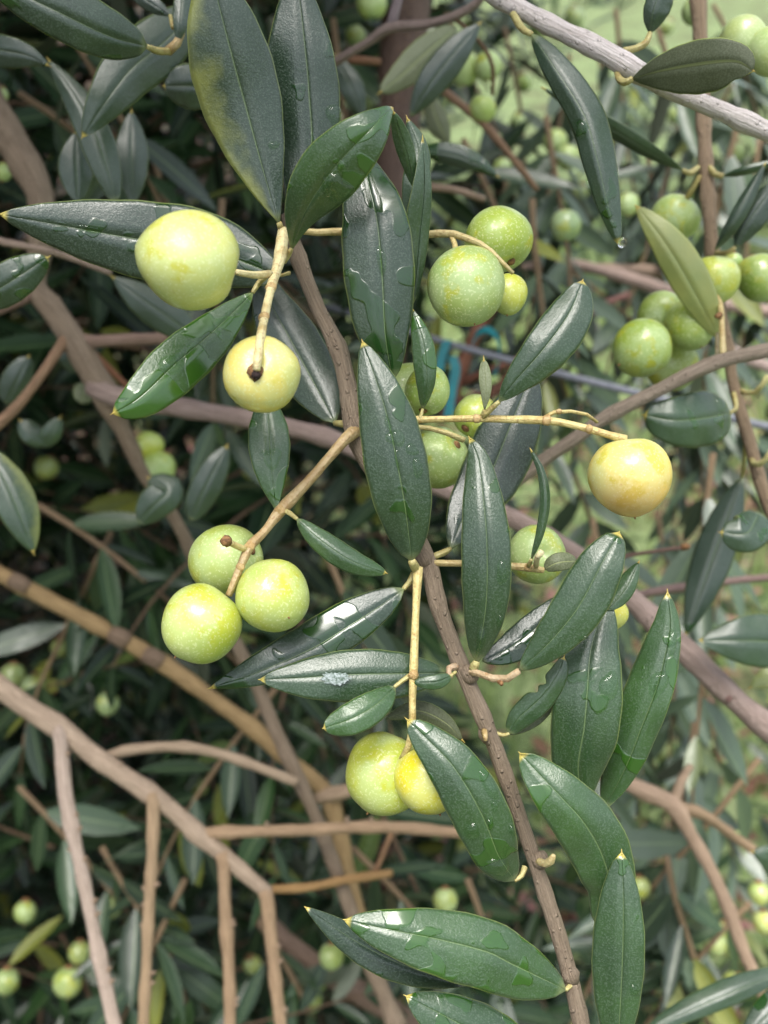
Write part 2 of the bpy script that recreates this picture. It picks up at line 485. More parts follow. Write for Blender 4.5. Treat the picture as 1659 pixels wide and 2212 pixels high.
def leaf(parent, pts, wl, wr=None, fold=(0.25, 0.25), curl=0.12, under=False, wet=0.3, tone=0.3, yellow=0.0, pale=0.0, peak=0.48, q=0.78,
         pet=None, petw=9, tip=True, ripple=0.02, drops=(), label=None, bites=(), nu=26, hw=None, twist=0.0):
    """pts run from the base to the tip as (x, y, depth); wl / wr: half widths left and right of the midrib seen from base to tip"""
    wr = wl if wr is None else wr
    p3 = np.array([P(*p) for p in pts])
    c = catmull(p3, nu)
    tan = np.gradient(c, axis=0); tan /= np.linalg.norm(tan, axis=1)[:, None]
    view = c - np.array(CAM); view /= np.linalg.norm(view, axis=1)[:, None]
    dep = (c - np.array(CAM)) @ np.array(CF)
    rt = np.cross(view, tan); rt /= np.linalg.norm(rt, axis=1)[:, None]
    s = np.linspace(0, 1, nu + 1)
    if hw is not None:                                            # explicit half widths along the blade
        ks = np.linspace(0, 1, len(hw))
        hh = np.array(hw, float)
        k = catmull(np.stack([ks, hh[:, 0], hh[:, 1]], 1), 60)
        pl, pr = np.clip(np.interp(s, k[:, 0], k[:, 1]), 0.3, None), np.clip(np.interp(s, k[:, 0], k[:, 2]), 0.3, None)
    else:
        pr_ = np.clip(profile(s, peak, q), 0.012, 1)
        pl, pr = pr_ * wl, pr_ * wr
    lr = random.Random(int(pts[0][0] * 13 + pts[0][1] * 7))
    ph = [lr.uniform(0, 6.28) for _ in range(6)]
    for (side, u0, du, depth) in bites:
        m = 1 - depth * np.exp(-((s - u0) / du) ** 2)
        if side < 0: pl = pl * m
        else: pr = pr * m
    T = np.array([-1, -0.86, -0.62, -0.34, -0.1, -0.025, 0.025, 0.1, 0.34, 0.62, 0.86, 1.0])
    nv = len(T)
    unit = TANV * dep / 1106
    grid = np.zeros((nu + 1, nv, 3))
    for j, t in enumerate(T):
        wid = (pl if t < 0 else pr) * unit
        f = fold[0] if t < 0 else fold[1]
        f = f + twist * (s - 0.5) * (1 if t > 0 else -1)
        a = abs(t)
        z = wid * (f * a + curl * a * a)
        z = z + wid * 0.10 * math.exp(-(t / 0.05) ** 2)           # sunken midrib
        rp = ripple * np.max(pl + pr) * unit * a * a * (np.sin(s * 11 + ph[0 if t < 0 else 1]) + 0.6 * np.sin(s * 23 + ph[2 if t < 0 else 3]))
        jag = 1 + 0.012 * a * np.sin(s * 37 + ph[4])
        grid[:, j] = c + rt * (np.sign(t) * wid * a * jag)[:, None] + view * (z + rp)[:, None]
    gu = np.gradient(grid, axis=0); gv = np.gradient(grid, axis=1)
    nrm = np.cross(gu, gv); nrm /= np.linalg.norm(nrm, axis=2)[..., None] + 1e-12
    if np.mean(np.sum(nrm * view[:, None, :], axis=2)) > 0: nrm = -nrm      # towards the lens
    th = 0.00028
    tA, tB = grid + nrm * th * 0.5, grid - nrm * th * 0.5
    N = (nu + 1) * nv
    verts = np.vstack([tA.reshape(-1, 3), tB.reshape(-1, 3)])
    uvw = np.array([(si, 0.5 + 0.5 * t) for si in s for t in T])
    uv = np.vstack([uvw, uvw])
    faces, mi = [], []
    front, back = (1, 0) if under else (0, 1)
    for i in range(nu):
        for j in range(nv - 1):
            a, b, d, e = i * nv + j, i * nv + j + 1, (i + 1) * nv + j + 1, (i + 1) * nv + j
            faces.append((a, b, d, e)); mi.append(front)
            faces.append((N + e, N + d, N + b, N + a)); mi.append(back)
    for i in range(nu):
        for j in (0, nv - 1):
            a, b = i * nv + j, (i + 1) * nv + j
            f = (a, b, N + b, N + a)
            faces.append(f if j == 0 else f[::-1]); mi.append(0)
    for i in (0, nu):
        for j in range(nv - 1):
            a, b = i * nv + j, i * nv + j + 1
            f = (a, b, N + b, N + a)
            faces.append(f[::-1] if i == 0 else f); mi.append(0)
    o = mesh_obj('leaf', verts, faces, [M_TOP, M_UND], c[0], parent, uv, True, mi)
    o['wet'] = float(wet); o['tone'] = float(tone); o['yellowing'] = float(yellow); o['pale'] = float(pale)
    if label: o['label'] = label
    if pet:
        pp = [tuple(pts[0])] + list(pet)
        e0 = np.array(p3[0]); back_ = pts[0]
        t = tube('petiole', pp, [petw * 0.75] + [petw] * (len(pp) - 1), o, M_STALK, (0.40, 0.36, 0.15), 8, 0.06, 0.0015)
    if tip:
        e, tt = c[-1], tan[-1]
        L = random.Random(int(pts[-1][0] * 3)).uniform(4, 9) * unit[-1]
        vs, fs, _ = tube_data([Vector(e - tt * L * 0.6), Vector(e + tt * L * 0.3), Vector(e + tt * L)], [unit[-1] * 2.2, unit[-1] * 1.4, unit[-1] * 0.4], 7, 0.0006, 0.0)
        mesh_obj('tip', vs, fs, M_TIP, e, o)
    for d_ in drops:
        drop(o, grid, nrm, s, T, *d_)
    return o

def drop(parent, grid, nrm, s, T, u, t, ru, rt_, hgt=0.0009):
    """a bead of rain lying on the blade: centre (u, t), half sizes along and across in blade units"""
    lr = random.Random(int(u * 1000 + t * 77))
    rings, seg = 5, 18
    ru, rt_, hgt = ru * 1.35, rt_ * 1.35, hgt * 1.15
    ph = [lr.uniform(0, 6.28) for _ in range(3)]
    def surf(uu, tt, arr):
        fi = np.interp(uu, s, np.arange(len(s))); i = int(min(fi, len(s) - 2)); fu = fi - i
        fj = np.interp(tt, T, np.arange(len(T))); j = int(min(fj, len(T) - 2)); fv = fj - j
        return (arr[i, j] * (1 - fu) * (1 - fv) + arr[i + 1, j] * fu * (1 - fv) + arr[i, j + 1] * (1 - fu) * fv + arr[i + 1, j + 1] * fu * fv)
    verts, faces = [], []
    for r in range(rings + 1):
        k = r / rings
        for a in range(seg):
            th = 2 * math.pi * a / seg
            wob = 1 + 0.14 * math.sin(2 * th + ph[0]) + 0.09 * math.sin(3 * th + ph[1])
            uu, tt = u + ru * k * wob * math.cos(th), max(-0.99, min(0.99, t + rt_ * k * wob * math.sin(th)))
            n = surf(uu, tt, nrm)
            h = hgt * max(0, 1 - k ** 2.6) ** 0.7 + (0.00017 if r < rings else 0.00005)
            verts.append(surf(uu, tt, grid) + n * h)
    for r in range(rings):
        for a in range(seg):
            b = (a + 1) % seg
            faces.append((r * seg + a, r * seg + b, (r + 1) * seg + b, (r + 1) * seg + a))
    c = surf(u, t, grid) + surf(u, t, nrm) * 0.00016
    # outward winding (towards the lens side of the blade)
    a0, a1, a2 = (np.array(verts[k]) for k in faces[0][:3])
    if np.dot(np.cross(a1 - a0, a2 - a0), surf(u, t, nrm)) < 0:
        faces = [f[::-1] for f in faces]
    mesh_obj('water_drop', verts, faces, M_WATER, c, parent)

def bead(parent, x, y, d, r, sy=1.25):
    """a hanging bead of water at a leaf's end"""
    v, f = [], []
    c = P(x, y, d); R = r * px(d)
    nr, ns = 9, 14
    for i in range(nr + 1):
        th = math.pi * i / nr
        k = math.sin(th) * (1 + 0.18 * -math.cos(th))
        for a in range(ns):
            ph = 2 * math.pi * a / ns
            v.append(c + Vector((R * k * math.cos(ph), R * k * math.sin(ph), R * sy * math.cos(th))))
    for i in range(nr):
        for a in range(ns):
            b = (a + 1) % ns
            f.append((i * ns + a, (i + 1) * ns + a, (i + 1) * ns + b, i * ns + b))
    return mesh_obj('water_drop', v, f, M_BEAD, c, parent)

def olive(x, y, d, rx, ry, label, axis=(0, -1, 0.2), color=(0.42, 0.50, 0.10), blush=0.0, group=None, pointy=0.035, scar=True, stub=True, res=(26, 32), dimple=0.16):
    """axis: from the fruit's middle towards its stalk, as (right, down, away) on the print"""
    c = P(x, y, d)
    A = (CR * axis[0] - CU * axis[1] + CF * axis[2]).normalized()
    ref = CF if abs(A.dot(CF)) < 0.85 else CR
    B = (ref - A * ref.dot(A)).normalized(); C = A.cross(B)
    k = px(d)
    nr, ns = res
    lr = random.Random(int(x * 3 + y))
    ox = Vector((lr.uniform(0, 50), lr.uniform(0, 50), lr.uniform(0, 50)))
    # the longer of the two radii lies along the axis projected on the print
    ax2 = Vector((axis[0], axis[1])); m = ax2.length / math.sqrt(axis[0] ** 2 + axis[1] ** 2 + axis[2] ** 2)
    if m > 0.3:
        ca, sa = abs(ax2.x) / ax2.length, abs(ax2.y) / ax2.length
        Ra = math.hypot(rx * ca, ry * sa); Rp = math.hypot(rx * sa, ry * ca)
    else:
        Ra = Rp = (rx + ry) / 2
    verts, uv, faces = [], [], []
    for i in range(nr + 1):
        th = math.pi * i / nr
        h, r = math.cos(th), math.sin(th)
        hh = h * Ra; rr = r * Rp
        rr *= 1 + 0.06 * h                                           # a little broader near the stalk
        if h > 0: hh -= Ra * dimple * math.exp(-(r / 0.26) ** 2)     # hollow round the stalk
        else: hh -= Ra * pointy * math.exp(-(r / 0.16) ** 2) * 0.6   # small point at the far end
        for a in range(ns + 1):
            ph = 2 * math.pi * a / ns
            dv = A * hh + B * (rr * math.cos(ph)) + C * (rr * math.sin(ph))
            n = 1 + 0.05 * mnoise.noise(dv * (1.1 / max(Ra, Rp)) + ox)
            verts.append(c + dv * (k * n)); uv.append((a / ns, i / nr))
    st = ns + 1
    for i in range(nr):
        for a in range(ns):
            faces.append((i * st + a, (i + 1) * st + a, (i + 1) * st + a + 1, i * st + a + 1))
    o = mesh_obj('olive', verts, faces, M_OLIVE, c, None, uv)
    o.color = (*color, 1); o['blush'] = float(blush)
    tag(o, label, 'olive', group)
    if scar:
        b = c - A * (k * Ra * (1 + pointy * 0.45))
        vs, fs, _ = tube_data([b + A * k * 3, b - A * k * 1.2, b - A * k * 4.5], [k * 2.6, k * 2.2, k * 0.6], 7, 0.0006, 0.0)
        mesh_obj('blossom_end', vs, fs, M_SCAR, b, o)
    if stub:
        b = c + A * (k * Ra * (1 - dimple * 0.9))
        vs, fs, _ = tube_data([b - A * k * 3, b + A * k * 3, b + A * k * 6], [k * 9, k * 8.5, k * 6], 10, 0.0008, 0.08)
        mesh_obj('calyx', vs, fs, M_SCAR, b, o)
    return o

# ================================================================== THE FRUITING BRANCH IN FOCUS
BROWN = (0.22, 0.168, 0.118)
GREYB = (0.34, 0.28, 0.25)
PINKB = (0.27, 0.20, 0.17)
TAN = (0.42, 0.30, 0.20)
STALK = (0.56, 0.47, 0.20)
PALE = (0.62, 0.55, 0.30)

mb = empty('olive_branch', P(1256, 2212, .25), 'upright brown olive branch in sharp focus, hung with dark leaves and yellow-green olives', 'branch')
tube('stem', [(1275, 2290, .249), (1256, 2212, .25), (1216, 2052, .252), (1150, 1846, .254), (1086, 1659, .256), (1046, 1556, .256), (1010, 1473, .257),
              (983, 1406, .258), (946, 1306, .258), (923, 1216, .259), (850, 1070, .263), (783, 970, .265), (766, 915, .265), (752, 840, .265), (730, 753, .266),
              (686, 663, .268), (643, 553, .268), (618, 462, .266)],
     [34, 34, 33, 33, 33, 34, 36, 36, 36, 40, 40, 44, 50, 42, 36, 33, 34, 26], mb, None, BROWN, 16, 0.05, 0.003)
# nodes on the stem
for (x, y, d, w) in [(1014, 1455, .254, 44), (1166, 1856, .251, 42), (1232, 2104, .249, 42), (770, 922, .262, 54), (914, 1208, .2565, 46), (1050, 1585, .2545, 38)]:
    tube('node', [(x - 5, y - 14, d + .002), (x, y, d + .0015), (x + 5, y + 14, d + .002)], [w * .7, w, w * .7], mb, None, BROWN, 12, 0.06, 0.002)
tube('cut_bud', [(1046, 1578, .2545), (1048, 1590, .2515), (1049, 1600, .2512)], [14, 11, 8], mb, M_STALK, (0.42, 0.33, 0.16), 9)
# pale fruiting stalks
tube('fruit_stalk', [(612, 500, .258), (604, 560, .250), (586, 620, .240), (571, 686, .229), (560, 748, .2185), (556, 783, .2158), (554, 799, .2158)], [26, 25, 20, 21, 19, 18, 18], mb, M_STALK, PALE, 10, 0.07, 0.002)
tube('fruit_stalk', [(583, 592, .243), (550, 594, .237), (512, 588, .231)], [18, 15, 15], mb, M_STALK, PALE, 9)
tube('fruit_stalk', [(620, 492, .266), (673, 502, .266), (740, 500, .266), (840, 503, .266), (920, 507, .264), (966, 503, .262), (1003, 513, .260), (1046, 531, .257), (1066, 548, .256), (1090, 572, .255), (1108, 590, .256)],
     [15, 16, 17, 16, 16, 16, 15, 14, 11, 10, 9], mb, M_STALK, (0.50, 0.42, 0.20), 9)
tube('fruit_stalk', [(975, 510, .262), (982, 526, .261), (985, 545, .260)], [13, 12, 13], mb, M_STALK, STALK, 9)
tube('fruit_stalk', [(770, 918, .262), (840, 910, .257), (896, 907, .254), (960, 905, .252), (1030, 904, .250), (1106, 906, .248), (1179, 908, .246), (1225, 915, .245), (1272, 927, .244), (1315, 939, .243), (1352, 950, .242)],
     [15, 15, 16, 16, 17, 16, 19, 16, 17, 16, 20], mb, M_STALK, STALK, 10, 0.08)
tube('fruit_stalk', [(1166, 908, .247), (1180, 897, .248), (1206, 889, .249), (1249, 890, .251), (1280, 901, .253), (1290, 912, .255)], [9, 9, 9, 8, 8, 7], mb, M_STALK, STALK, 8)
tube('fruit_stalk', [(850, 922, .262), (906, 922, .260), (953, 931, .259), (1003, 951, .259)], [13, 13, 13, 13], mb, M_STALK, (0.46, 0.40, 0.17), 9)
tube('fruit_stalk', [(903, 1225, .254), (899, 1300, .2525), (896, 1372, .251), (893, 1458, .250), (891, 1500, .249), (889, 1590, .250), (868, 1640, .252)], [21, 16, 16, 21, 17, 15, 14], mb, M_STALK, STALK, 10, 0.07)
tube('fruit_stalk', [(925, 1216, .258), (990, 1217, .257), (1060, 1220, .257), (1106, 1223, .257), (1141, 1226, .257), (1175, 1232, .256)], [16, 15, 15, 16, 19, 13], mb, M_STALK, (0.46, 0.38, 0.18), 9)
tube('fruit_stalk', [(1158, 1222, .255), (1160, 1205, .250), (1170, 1192, .248)], [13, 13, 14], mb, M_STALK, (0.58, 0.52, 0.30), 9)
# side shoot to the left
tube('twig', [(768, 930, .262), (740, 955, .259), (680, 1025, .256), (606, 1104, .252), (570, 1150, .249), (540, 1180, .246), (519, 1225, .243), (494, 1286, .242)],
     [28, 24, 22, 25, 18, 22, 17, 15], mb, M_STALK, (0.40, 0.30, 0.15), 11, 0.07, 0.002)
tube('fruit_stalk', [(532, 1188, .245), (508, 1178, .241), (489, 1169, .238)], [15, 14, 15], mb, M_STALK, STALK, 9)
tube('dry_scar', [(492, 1170, .2385), (486, 1167, .237), (482, 1165, .2365)], [19, 22, 12], mb, M_SCAR, (1, 1, 1), 9, 0.25, 0.0006)
tube('dry_scar', [(552, 805, .2172), (552, 806, .2167)], [34, 27], mb, M_SCAR, (1, 1, 1), 9, 0.3, 0.0006)
tube('dry_scar', [(553, 809, .2166), (553, 810, .2161)], [17, 14], mb, mat_plain('dark_pit', (0.02, 0.012, 0.01), (0.05, 0.03, 0.03), 900, 0.9), (1, 1, 1), 8, 0.2, 0.0006)
tube('twig', [(1012, 1450, .255), (1040, 1456, .251), (1078, 1469, .248), (1106, 1462, .246), (1120, 1450, .244)], [19, 15, 17, 16, 14], mb, M_STALK, (0.42, 0.32, 0.20), 9)
tube('dry_scar', [(1078, 1470, .248), (1084, 1478, .246)], [15, 10], mb, M_SCAR, (1, 1, 1), 8, 0.2, 0.0008)
tube('twig', [(985, 1440, .256), (968, 1446, .253), (975, 1464, .252)], [18, 14, 10], mb, M_STALK, (0.40, 0.30, 0.2), 9)
tube('twig', [(1160, 1858, .252), (1178, 1866, .248), (1192, 1858, .246), (1196, 1848, .245)], [17, 16, 18, 10], mb, M_STALK, (0.42, 0.36, 0.18), 9)

# ---- leaves of the fruiting branch (base -> tip)
leaf(mb, [(603, 482, .256), (573, 383, .254), (530, 226, .249), (500, 116, .244), (470, 0, .240), (448, -85, .238)], 98, 84, (0.22, 0.2), tone=.22, wet=.02, yellow=1.0, peak=.58, q=.72,
     pet=[(611, 503, .259)], petw=17, drops=[(.30, .60, .012, .16, .0010)], label='broad leaf with a yellowing margin beside the fruit stalk')
leaf(mb, [(632, 470, .264), (672, 340, .262), (668, 200, .258), (658, 90, .255), (640, -70, .254)], 95, 66, (0.2, 0.2), tone=.16, wet=0.22, peak=.5,
     pet=[(620, 488, .264)], drops=[(.42, .78, .03, .22, .0013)])
leaf(mb, [(630, 536, .252), (662, 452, .241), (722, 362, .232), (795, 285, .228), (832, 246, .232), (848, 234, .236)], 60, 60,
     (0.12, 0.16), tone=0.85, wet=0.5, pet=[(622, 552, .254), (612, 566, .254)], petw=13, nu=34,
     hw=[(3, 3), (30, 18), (54, 40), (68, 62), (66, 66), (50, 52), (24, 26), (3, 3)], drops=[(.45, .55, .06, .42, .0013)])
leaf(mb, [(893, 404, .254), (884, 350, .250), (866, 290, .246), (850, 242, .242)], 20, 18, (.4, .3), tone=.8, wet=.1, peak=.55, q=.6)
leaf(mb, [(848, 822, .254), (832, 720, .249), (826, 603, .246), (815, 480, .245), (795, 390, .248), (790, 335, .252)], 84, 72, (0.15, 0.2), tone=.2, wet=0.62, peak=.5, q=.62,
     drops=[(.50, .02, .05, .09, .0007), (.18, .45, .012, .12, .0009)])
leaf(mb, [(893, 655, .262), (905, 520, .257), (917, 400, .252), (913, 300, .250)], 34, 20, (-.5, .3), tone=.6, wet=.08, peak=.45)
leaf(mb, [(880, 560, .268), (895, 420, .262), (905, 330, .262), (880, 256, .262)], 30, 26, (.3, .4), tone=.55, wet=.10, peak=.6)
leaf(mb, [(603, 596, .263), (450, 540, .262), (300, 517, .260), (133, 487, .256), (0, 463, .252)], 85, 84, (0.14, 0.12), tone=.10, wet=0.26, peak=.42, q=.72, pet=[(625, 590, .266)],
     drops=[(.70, .05, .03, .10, .0006)])
leaf(mb, [(546, 632, .247), (460, 716, .239), (380, 785, .233), (300, 860, .229), (244, 893, .229)], 62, 52, (0.14, 0.2), tone=1.0, wet=.55, peak=.60, q=.55,
     pet=[(560, 610, .248), (572, 600, .246)], petw=12, drops=[(.62, .1, .05, .3, .0009)])
leaf(mb, [(724, 914, .270), (680, 830, .273), (626, 730, .275), (588, 660, .276), (556, 570, .276)], 66, 62, (0.2, 0.2), tone=.16, wet=.12, peak=.45, pet=[(742, 916, .266), (760, 918, .264)], petw=16)
leaf(mb, [(597, 1102, .252), (588, 1030, .251), (582, 950, .252), (576, 846, .256)], 46, 44, (0.25, 0.2), tone=0.9, wet=0.42, peak=.55, pet=[(604, 1108, .252)], drops=[(.42, .1, .06, .4, .0006)])
leaf(mb, [(642, 1121, .249), (690, 1165, .247), (760, 1212, .247), (834, 1238, .250)], 26, 28, (.55, .4), tone=0.85, wet=.04, peak=.5, q=.6, pet=[(622, 1106, .251), (606, 1102, .252)], petw=11)
leaf(mb, [(890, 1212, .250), (876, 1100, .243), (860, 1010, .240), (840, 913, .239), (814, 826, .240), (783, 738, .243)], 72, 66, (0.16, 0.18), tone=.34, wet=0.3, peak=.45, q=.72,
     pet=[(898, 1228, .254)], petw=24, drops=[(.56, .12, .03, .22, .0007), (.47, .02, .035, .06, .0006), (.42, .62, .03, .14, .0009), (.50, .55, .02, .16, .0006), (.62, -.02, .03, .07, .0006)])
leaf(mb, [(1030, 1430, .252), (1050, 1306, .244), (1052, 1180, .241), (1045, 1086, .242), (1033, 990, .246), (1014, 946, .249)], 56, 52, (0.18, 0.18), tone=.36, wet=0.2, peak=.46, q=.70,
     pet=[(1022, 1444, .254)], petw=20, drops=[(.10, .0, .05, .30, .0012), (.42, .62, .035, .22, .0010), (.22, .78, .02, .12, .0008)])
leaf(mb, [(972, 1186, .262), (1005, 1110, .266), (1060, 1020, .268), (1098, 930, .268), (1150, 800, .270)], 66, 72, (0.12, 0.12), tone=.04, wet=.02, peak=.55, q=.6, pet=[(960, 1193, .260), (932, 1204, .259)], petw=14)
leaf(mb, [(1078, 868, .245), (1110, 826, .242), (1172, 756, .239), (1228, 678, .240), (1258, 607, .243)], 46, 58, (0.2, 0.16), tone=.42, wet=.03, peak=.58, q=.58, pet=[(1060, 884, .247), (1044, 900, .249)], petw=13)
leaf(mb, [(1047, 886, .248), (1050, 840, .246), (1045, 776, .247)], 14, 13, (.3, .2), under=True, tone=.6, wet=0, peak=.6, q=.6, pet=[(1040, 902, .250)], petw=12, nu=14)
leaf(mb, [(913, 884, .254), (922, 820, .250), (915, 740, .249), (891, 668, .251)], 28, 22, (.4, .3), tone=0.85, wet=0.4, peak=.5, pet=[(908, 904, .253)], petw=9)
leaf(mb, [(872, 1272, .255), (820, 1310, .253), (753, 1353, .251), (670, 1403, .250), (553, 1453, .250), (455, 1486, .252)], 46, 58, (0.14, 0.1), tone=.12, wet=.5, peak=.42, pet=[(886, 1255, .257), (894, 1238, .257)], petw=14)
lu = leaf(mb, [(965, 1453, .256), (880, 1455, .251), (753, 1457, .248), (650, 1464, .247), (562, 1468, .248)], 60, 54, (0.12, 0.16), tone=.34, wet=.02, peak=.48, q=.72, label='grey-green leaf with a small white dried stain')
leaf(mb, [(852, 1484, .247), (815, 1520, .242), (760, 1552, .239), (699, 1573, .240)], 36, 36, (0.2, 0.2), tone=0.85, wet=.02, peak=.55, q=.5, pet=[(870, 1470, .249), (891, 1456, .250)], petw=11)
leaf(mb, [(974, 1460, .246), (940, 1472, .244), (894, 1474, .245)], 17, 14, (.3, .2), tone=.60, wet=.0, peak=.45, q=.55, pet=[(984, 1452, .248)], petw=9, tip=False, nu=14)
leaf(mb, [(880, 1462, .250), (893, 1458, .2495), (905, 1462, .2485)], 8, 8, (.3, .3), tone=.7, wet=0, tip=False, nu=8)
leaf(mb, [(1112, 1902, .250), (1076, 1846, .243), (1053, 1786, .240), (1020, 1719, .238), (975, 1650, .238), (925, 1598, .240), (880, 1555, .242)], 66, 60, (0.2, 0.16), tone=0.55, wet=0.36, peak=.5, q=.58,
     pet=[(1126, 1892, .251), (1134, 1872, .252)], petw=12,
     drops=[(.16, -.30, .05, .40, .0014), (.40, -.55, .03, .24, .0010), (.40, .15, .02, .1, .0008), (.56, .72, .05, .18, .0010), (.47, .55, .02, .1, .0007), (.33, .85, .02, .1, .0008)])
leaf(mb, [(1222, 2138, .248), (1106, 2082, .241), (1053, 2056, .239), (953, 2030, .237), (853, 2010, .236), (745, 1987, .238)], 78, 66, (0.18, 0.18), tone=0.7, wet=0.42, peak=.48, q=.66,
     pet=[(1234, 2126, .250), (1236, 2108, .251)], petw=12)
leaf(mb, [(1010, 2128, .256), (886, 2090, .253), (780, 2040, .251), (660, 1960, .250)], 40, 34, (.2, .5), tone=.10, wet=0, peak=.5, under=False)
leaf(mb, [(1190, 2330, .246), (1080, 2260, .242), (980, 2205, .240), (878, 2152, .240)], 70, 62, (.2, .2), tone=.42, wet=0.42, peak=.5, q=.66)
leaf(mb, [(1292, 2004, .249), (1318, 1930, .246), (1302, 1850, .243), (1263, 1779, .240), (1216, 1726, .239), (1165, 1672, .241), (1124, 1628, .243)], 70, 66, (0.2, 0.24), tone=0.8, wet=0.18, peak=.50, q=.56, ripple=.05)
leaf(mb, [(1330, 2300, .243), (1339, 2200, .240), (1346, 2050, .238), (1347, 1940, .238), (1343, 1842, .240)], 66, 46, (0.24, 0.2), tone=0.6, wet=0.24, peak=.55, q=.62, drops=[(.40, .62, .02, .2, .0008)])
leaf(mb, [(1258, 1738, .258), (1249, 1656, .253), (1262, 1572, .249), (1269, 1489, .248), (1278, 1396, .250), (1312, 1292, .256)], 74, 76, (0.2, 0.18), tone=0.6, wet=0.34, peak=.5, q=.62, drops=[(.60, .62, .05, .2, .0009)])
leaf(mb, [(1304, 1748, .262), (1353, 1656, .257), (1386, 1572, .254), (1416, 1496, .252), (1436, 1422, .252), (1448, 1350, .253), (1442, 1280, .254)], 66, 36, (0.2, 0.26), tone=0.8, wet=0.4, peak=.5, q=.64, ripple=.05,
     drops=[(.62, .1, .05, .3, .0010), (.80, .3, .04, .3, .0010)])
leaf(mb, [(1122, 1447, .244), (1179, 1396, .240), (1246, 1316, .236), (1299, 1219, .235), (1337, 1150, .238)], 56, 56, (0.14, 0.14), tone=0.5, wet=.02, peak=.58, q=.52, drops=[(.40, .92, .018, .1, .0008)])
leaf(mb, [(1312, 1318, .254), (1352, 1270, .254), (1380, 1214, .255)], 26, 20, (.5, .3), tone=.66, wet=.05, peak=.4, nu=14)
leaf(mb, [(1042, 1428, .258), (1106, 1396, .260), (1170, 1345, .261), (1236, 1282, .262)], 36, 42, (0.15, 0.15), tone=.05, wet=.42, peak=.5, q=.6)
leaf(mb, [(1100, 1584, .255), (1122, 1550, .253), (1165, 1510, .251), (1202, 1462, .250), (1218, 1420, .251)], 28, 30, (0.2, 0.35), tone=.62, wet=.0, peak=.45, q=.5, bites=[(-1, .55, .05, .55), (-1, .67, .05, .6)],
     pet=[(1088, 1588, .256), (1068, 1582, .256)], petw=9, label='small ragged leaf with a bitten edge and brown tip', nu=40)
leaf(mb, [(1098, 1586, .258), (1130, 1564, .257), (1170, 1530, .257), (1206, 1480, .258)], 16, 22, (.2, .2), under=True, tone=.2, wet=0, nu=14)
leaf(mb, [(1148, 1208, .252), (1168, 1150, .250), (1179, 1080, .249), (1170, 1020, .250), (1147, 972, .252)], 12, 9, (.6, .8), tone=.55, wet=.0, peak=.5, q=.6, pet=[(1142, 1222, .255)], petw=10)
leaf(mb, [(1176, 1230, .256), (1205, 1216, .254), (1246, 1212, .256)], 22, 18, (.3, .2), under=True, tone=.3, wet=.0, peak=.5, q=.55, tip=False, nu=14)
leaf(mb, [(832, 1552, .262), (900, 1535, .262), (960, 1560, .262), (1000, 1600, .262)], 22, 20, (.3, .3), under=True, tone=.1, wet=0, nu=14)

# white dried stain on the leaf: a thin crust
def crust(parent, x, y, d, w, h, n=46):
    lr = random.Random(3)
    base = P(x, y, d); k = px(d)
    v, f = [base - CF * .0002], []
    for i in range(n):
        a = 6.283 * i / n
        r = 0.55 + 0.45 * abs(mnoise.noise(Vector((math.cos(a) * 2.2, math.sin(a) * 2.2, 4.0)))) * 1.9
        v.append(base + CR * (math.cos(a) * r * w * k) - CU * (math.sin(a) * r * h * k) + CF * 0.00005)
    for i in range(n):
        f.append((0, 1 + (i + 1) % n, 1 + i))
    return v, f

_v, _f = crust(lu, 726, 1466, .2468, 46, 20)
mesh_obj('dried_stain', _v, _f, mat_plain('dried_residue', (0.08, 0.12, 0.09), (0.36, 0.41, 0.41), 1400, 0.7), P(726, 1466, .2468), lu)
# ---- olives on the fruiting branch
YP, YG, GR, YE = (0.68, 0.68, 0.30), (0.42, 0.46, 0.05), (0.34, 0.46, 0.09), (0.70, 0.58, 0.14)
olive(408, 563, .215, 110, 105, 'largest pale yellow olive, far left of the branch in focus', (1, .22, .25), (0.57, 0.57, 0.14))
olive(567, 810, .226, 86, 81, 'pale yellow olive with a dark scar, its stalk lying across its front', (-.05, -.25, -1), YE, stub=False, scar=False, dimple=.10)
olive(486, 1209, .262, 84, 74, 'green-yellow olive at the top of the cluster of three', (.6, -.2, -.3), (0.35, 0.42, 0.07))
olive(435, 1348, .241, 86, 86, 'lower-left olive of the cluster of three, round and bright yellow-green', (.6, -.8, .35), YG)
olive(590, 1288, .243, 80, 80, 'right-hand olive of the cluster of three, a dark speck on its lower front', (-.5, -.5, .75), YG)
olive(1076, 518, .272, 76, 68, 'green olive behind the larger one in the upper middle trio', (.3, .6, -.2), (0.30, 0.39, 0.05))
olive(1006, 620, .256, 83, 88, 'large matt green olive at the front of the upper middle trio', (-.2, -1, .3), (0.29, 0.38, 0.10))
olive(1099, 636, .270, 40, 46, 'smallest yellow-green olive of the upper middle trio', (.1, -1, .2), (0.48, 0.52, 0.10))
olive(885, 846, .285, 62, 62, 'green olive half hidden behind the upright centre leaf', (0, .8, -.2), (0.32, 0.41, 0.10))
olive(924, 842, .268, 48, 57, 'wet green olive behind the narrow leaf above the horizontal stalk', (-.2, .9, -.3), (0.30, 0.41, 0.05))
olive(1028, 898, .276, 48, 48, 'yellow-green olive crossed by the horizontal stalk', (-.5, .6, -.4), (0.46, 0.52, 0.06))
olive(944, 990, .276, 68, 66, 'green olive below the horizontal stalk, beside the upright centre leaf', (.6, -.4, -.5), (0.30, 0.40, 0.09))
olive(1360, 1031, .243, 88, 86, 'apple-shaped yellow olive with an orange blush at the end of the long stalk', (-.12, -1, .05), (0.74, 0.60, 0.15), blush=.5, dimple=.22)
olive(1158, 1198, .272, 58, 68, 'green olive behind the pale stub and thin curved leaf', (.1, -.1, -1), (0.30, 0.40, 0.09), stub=False)
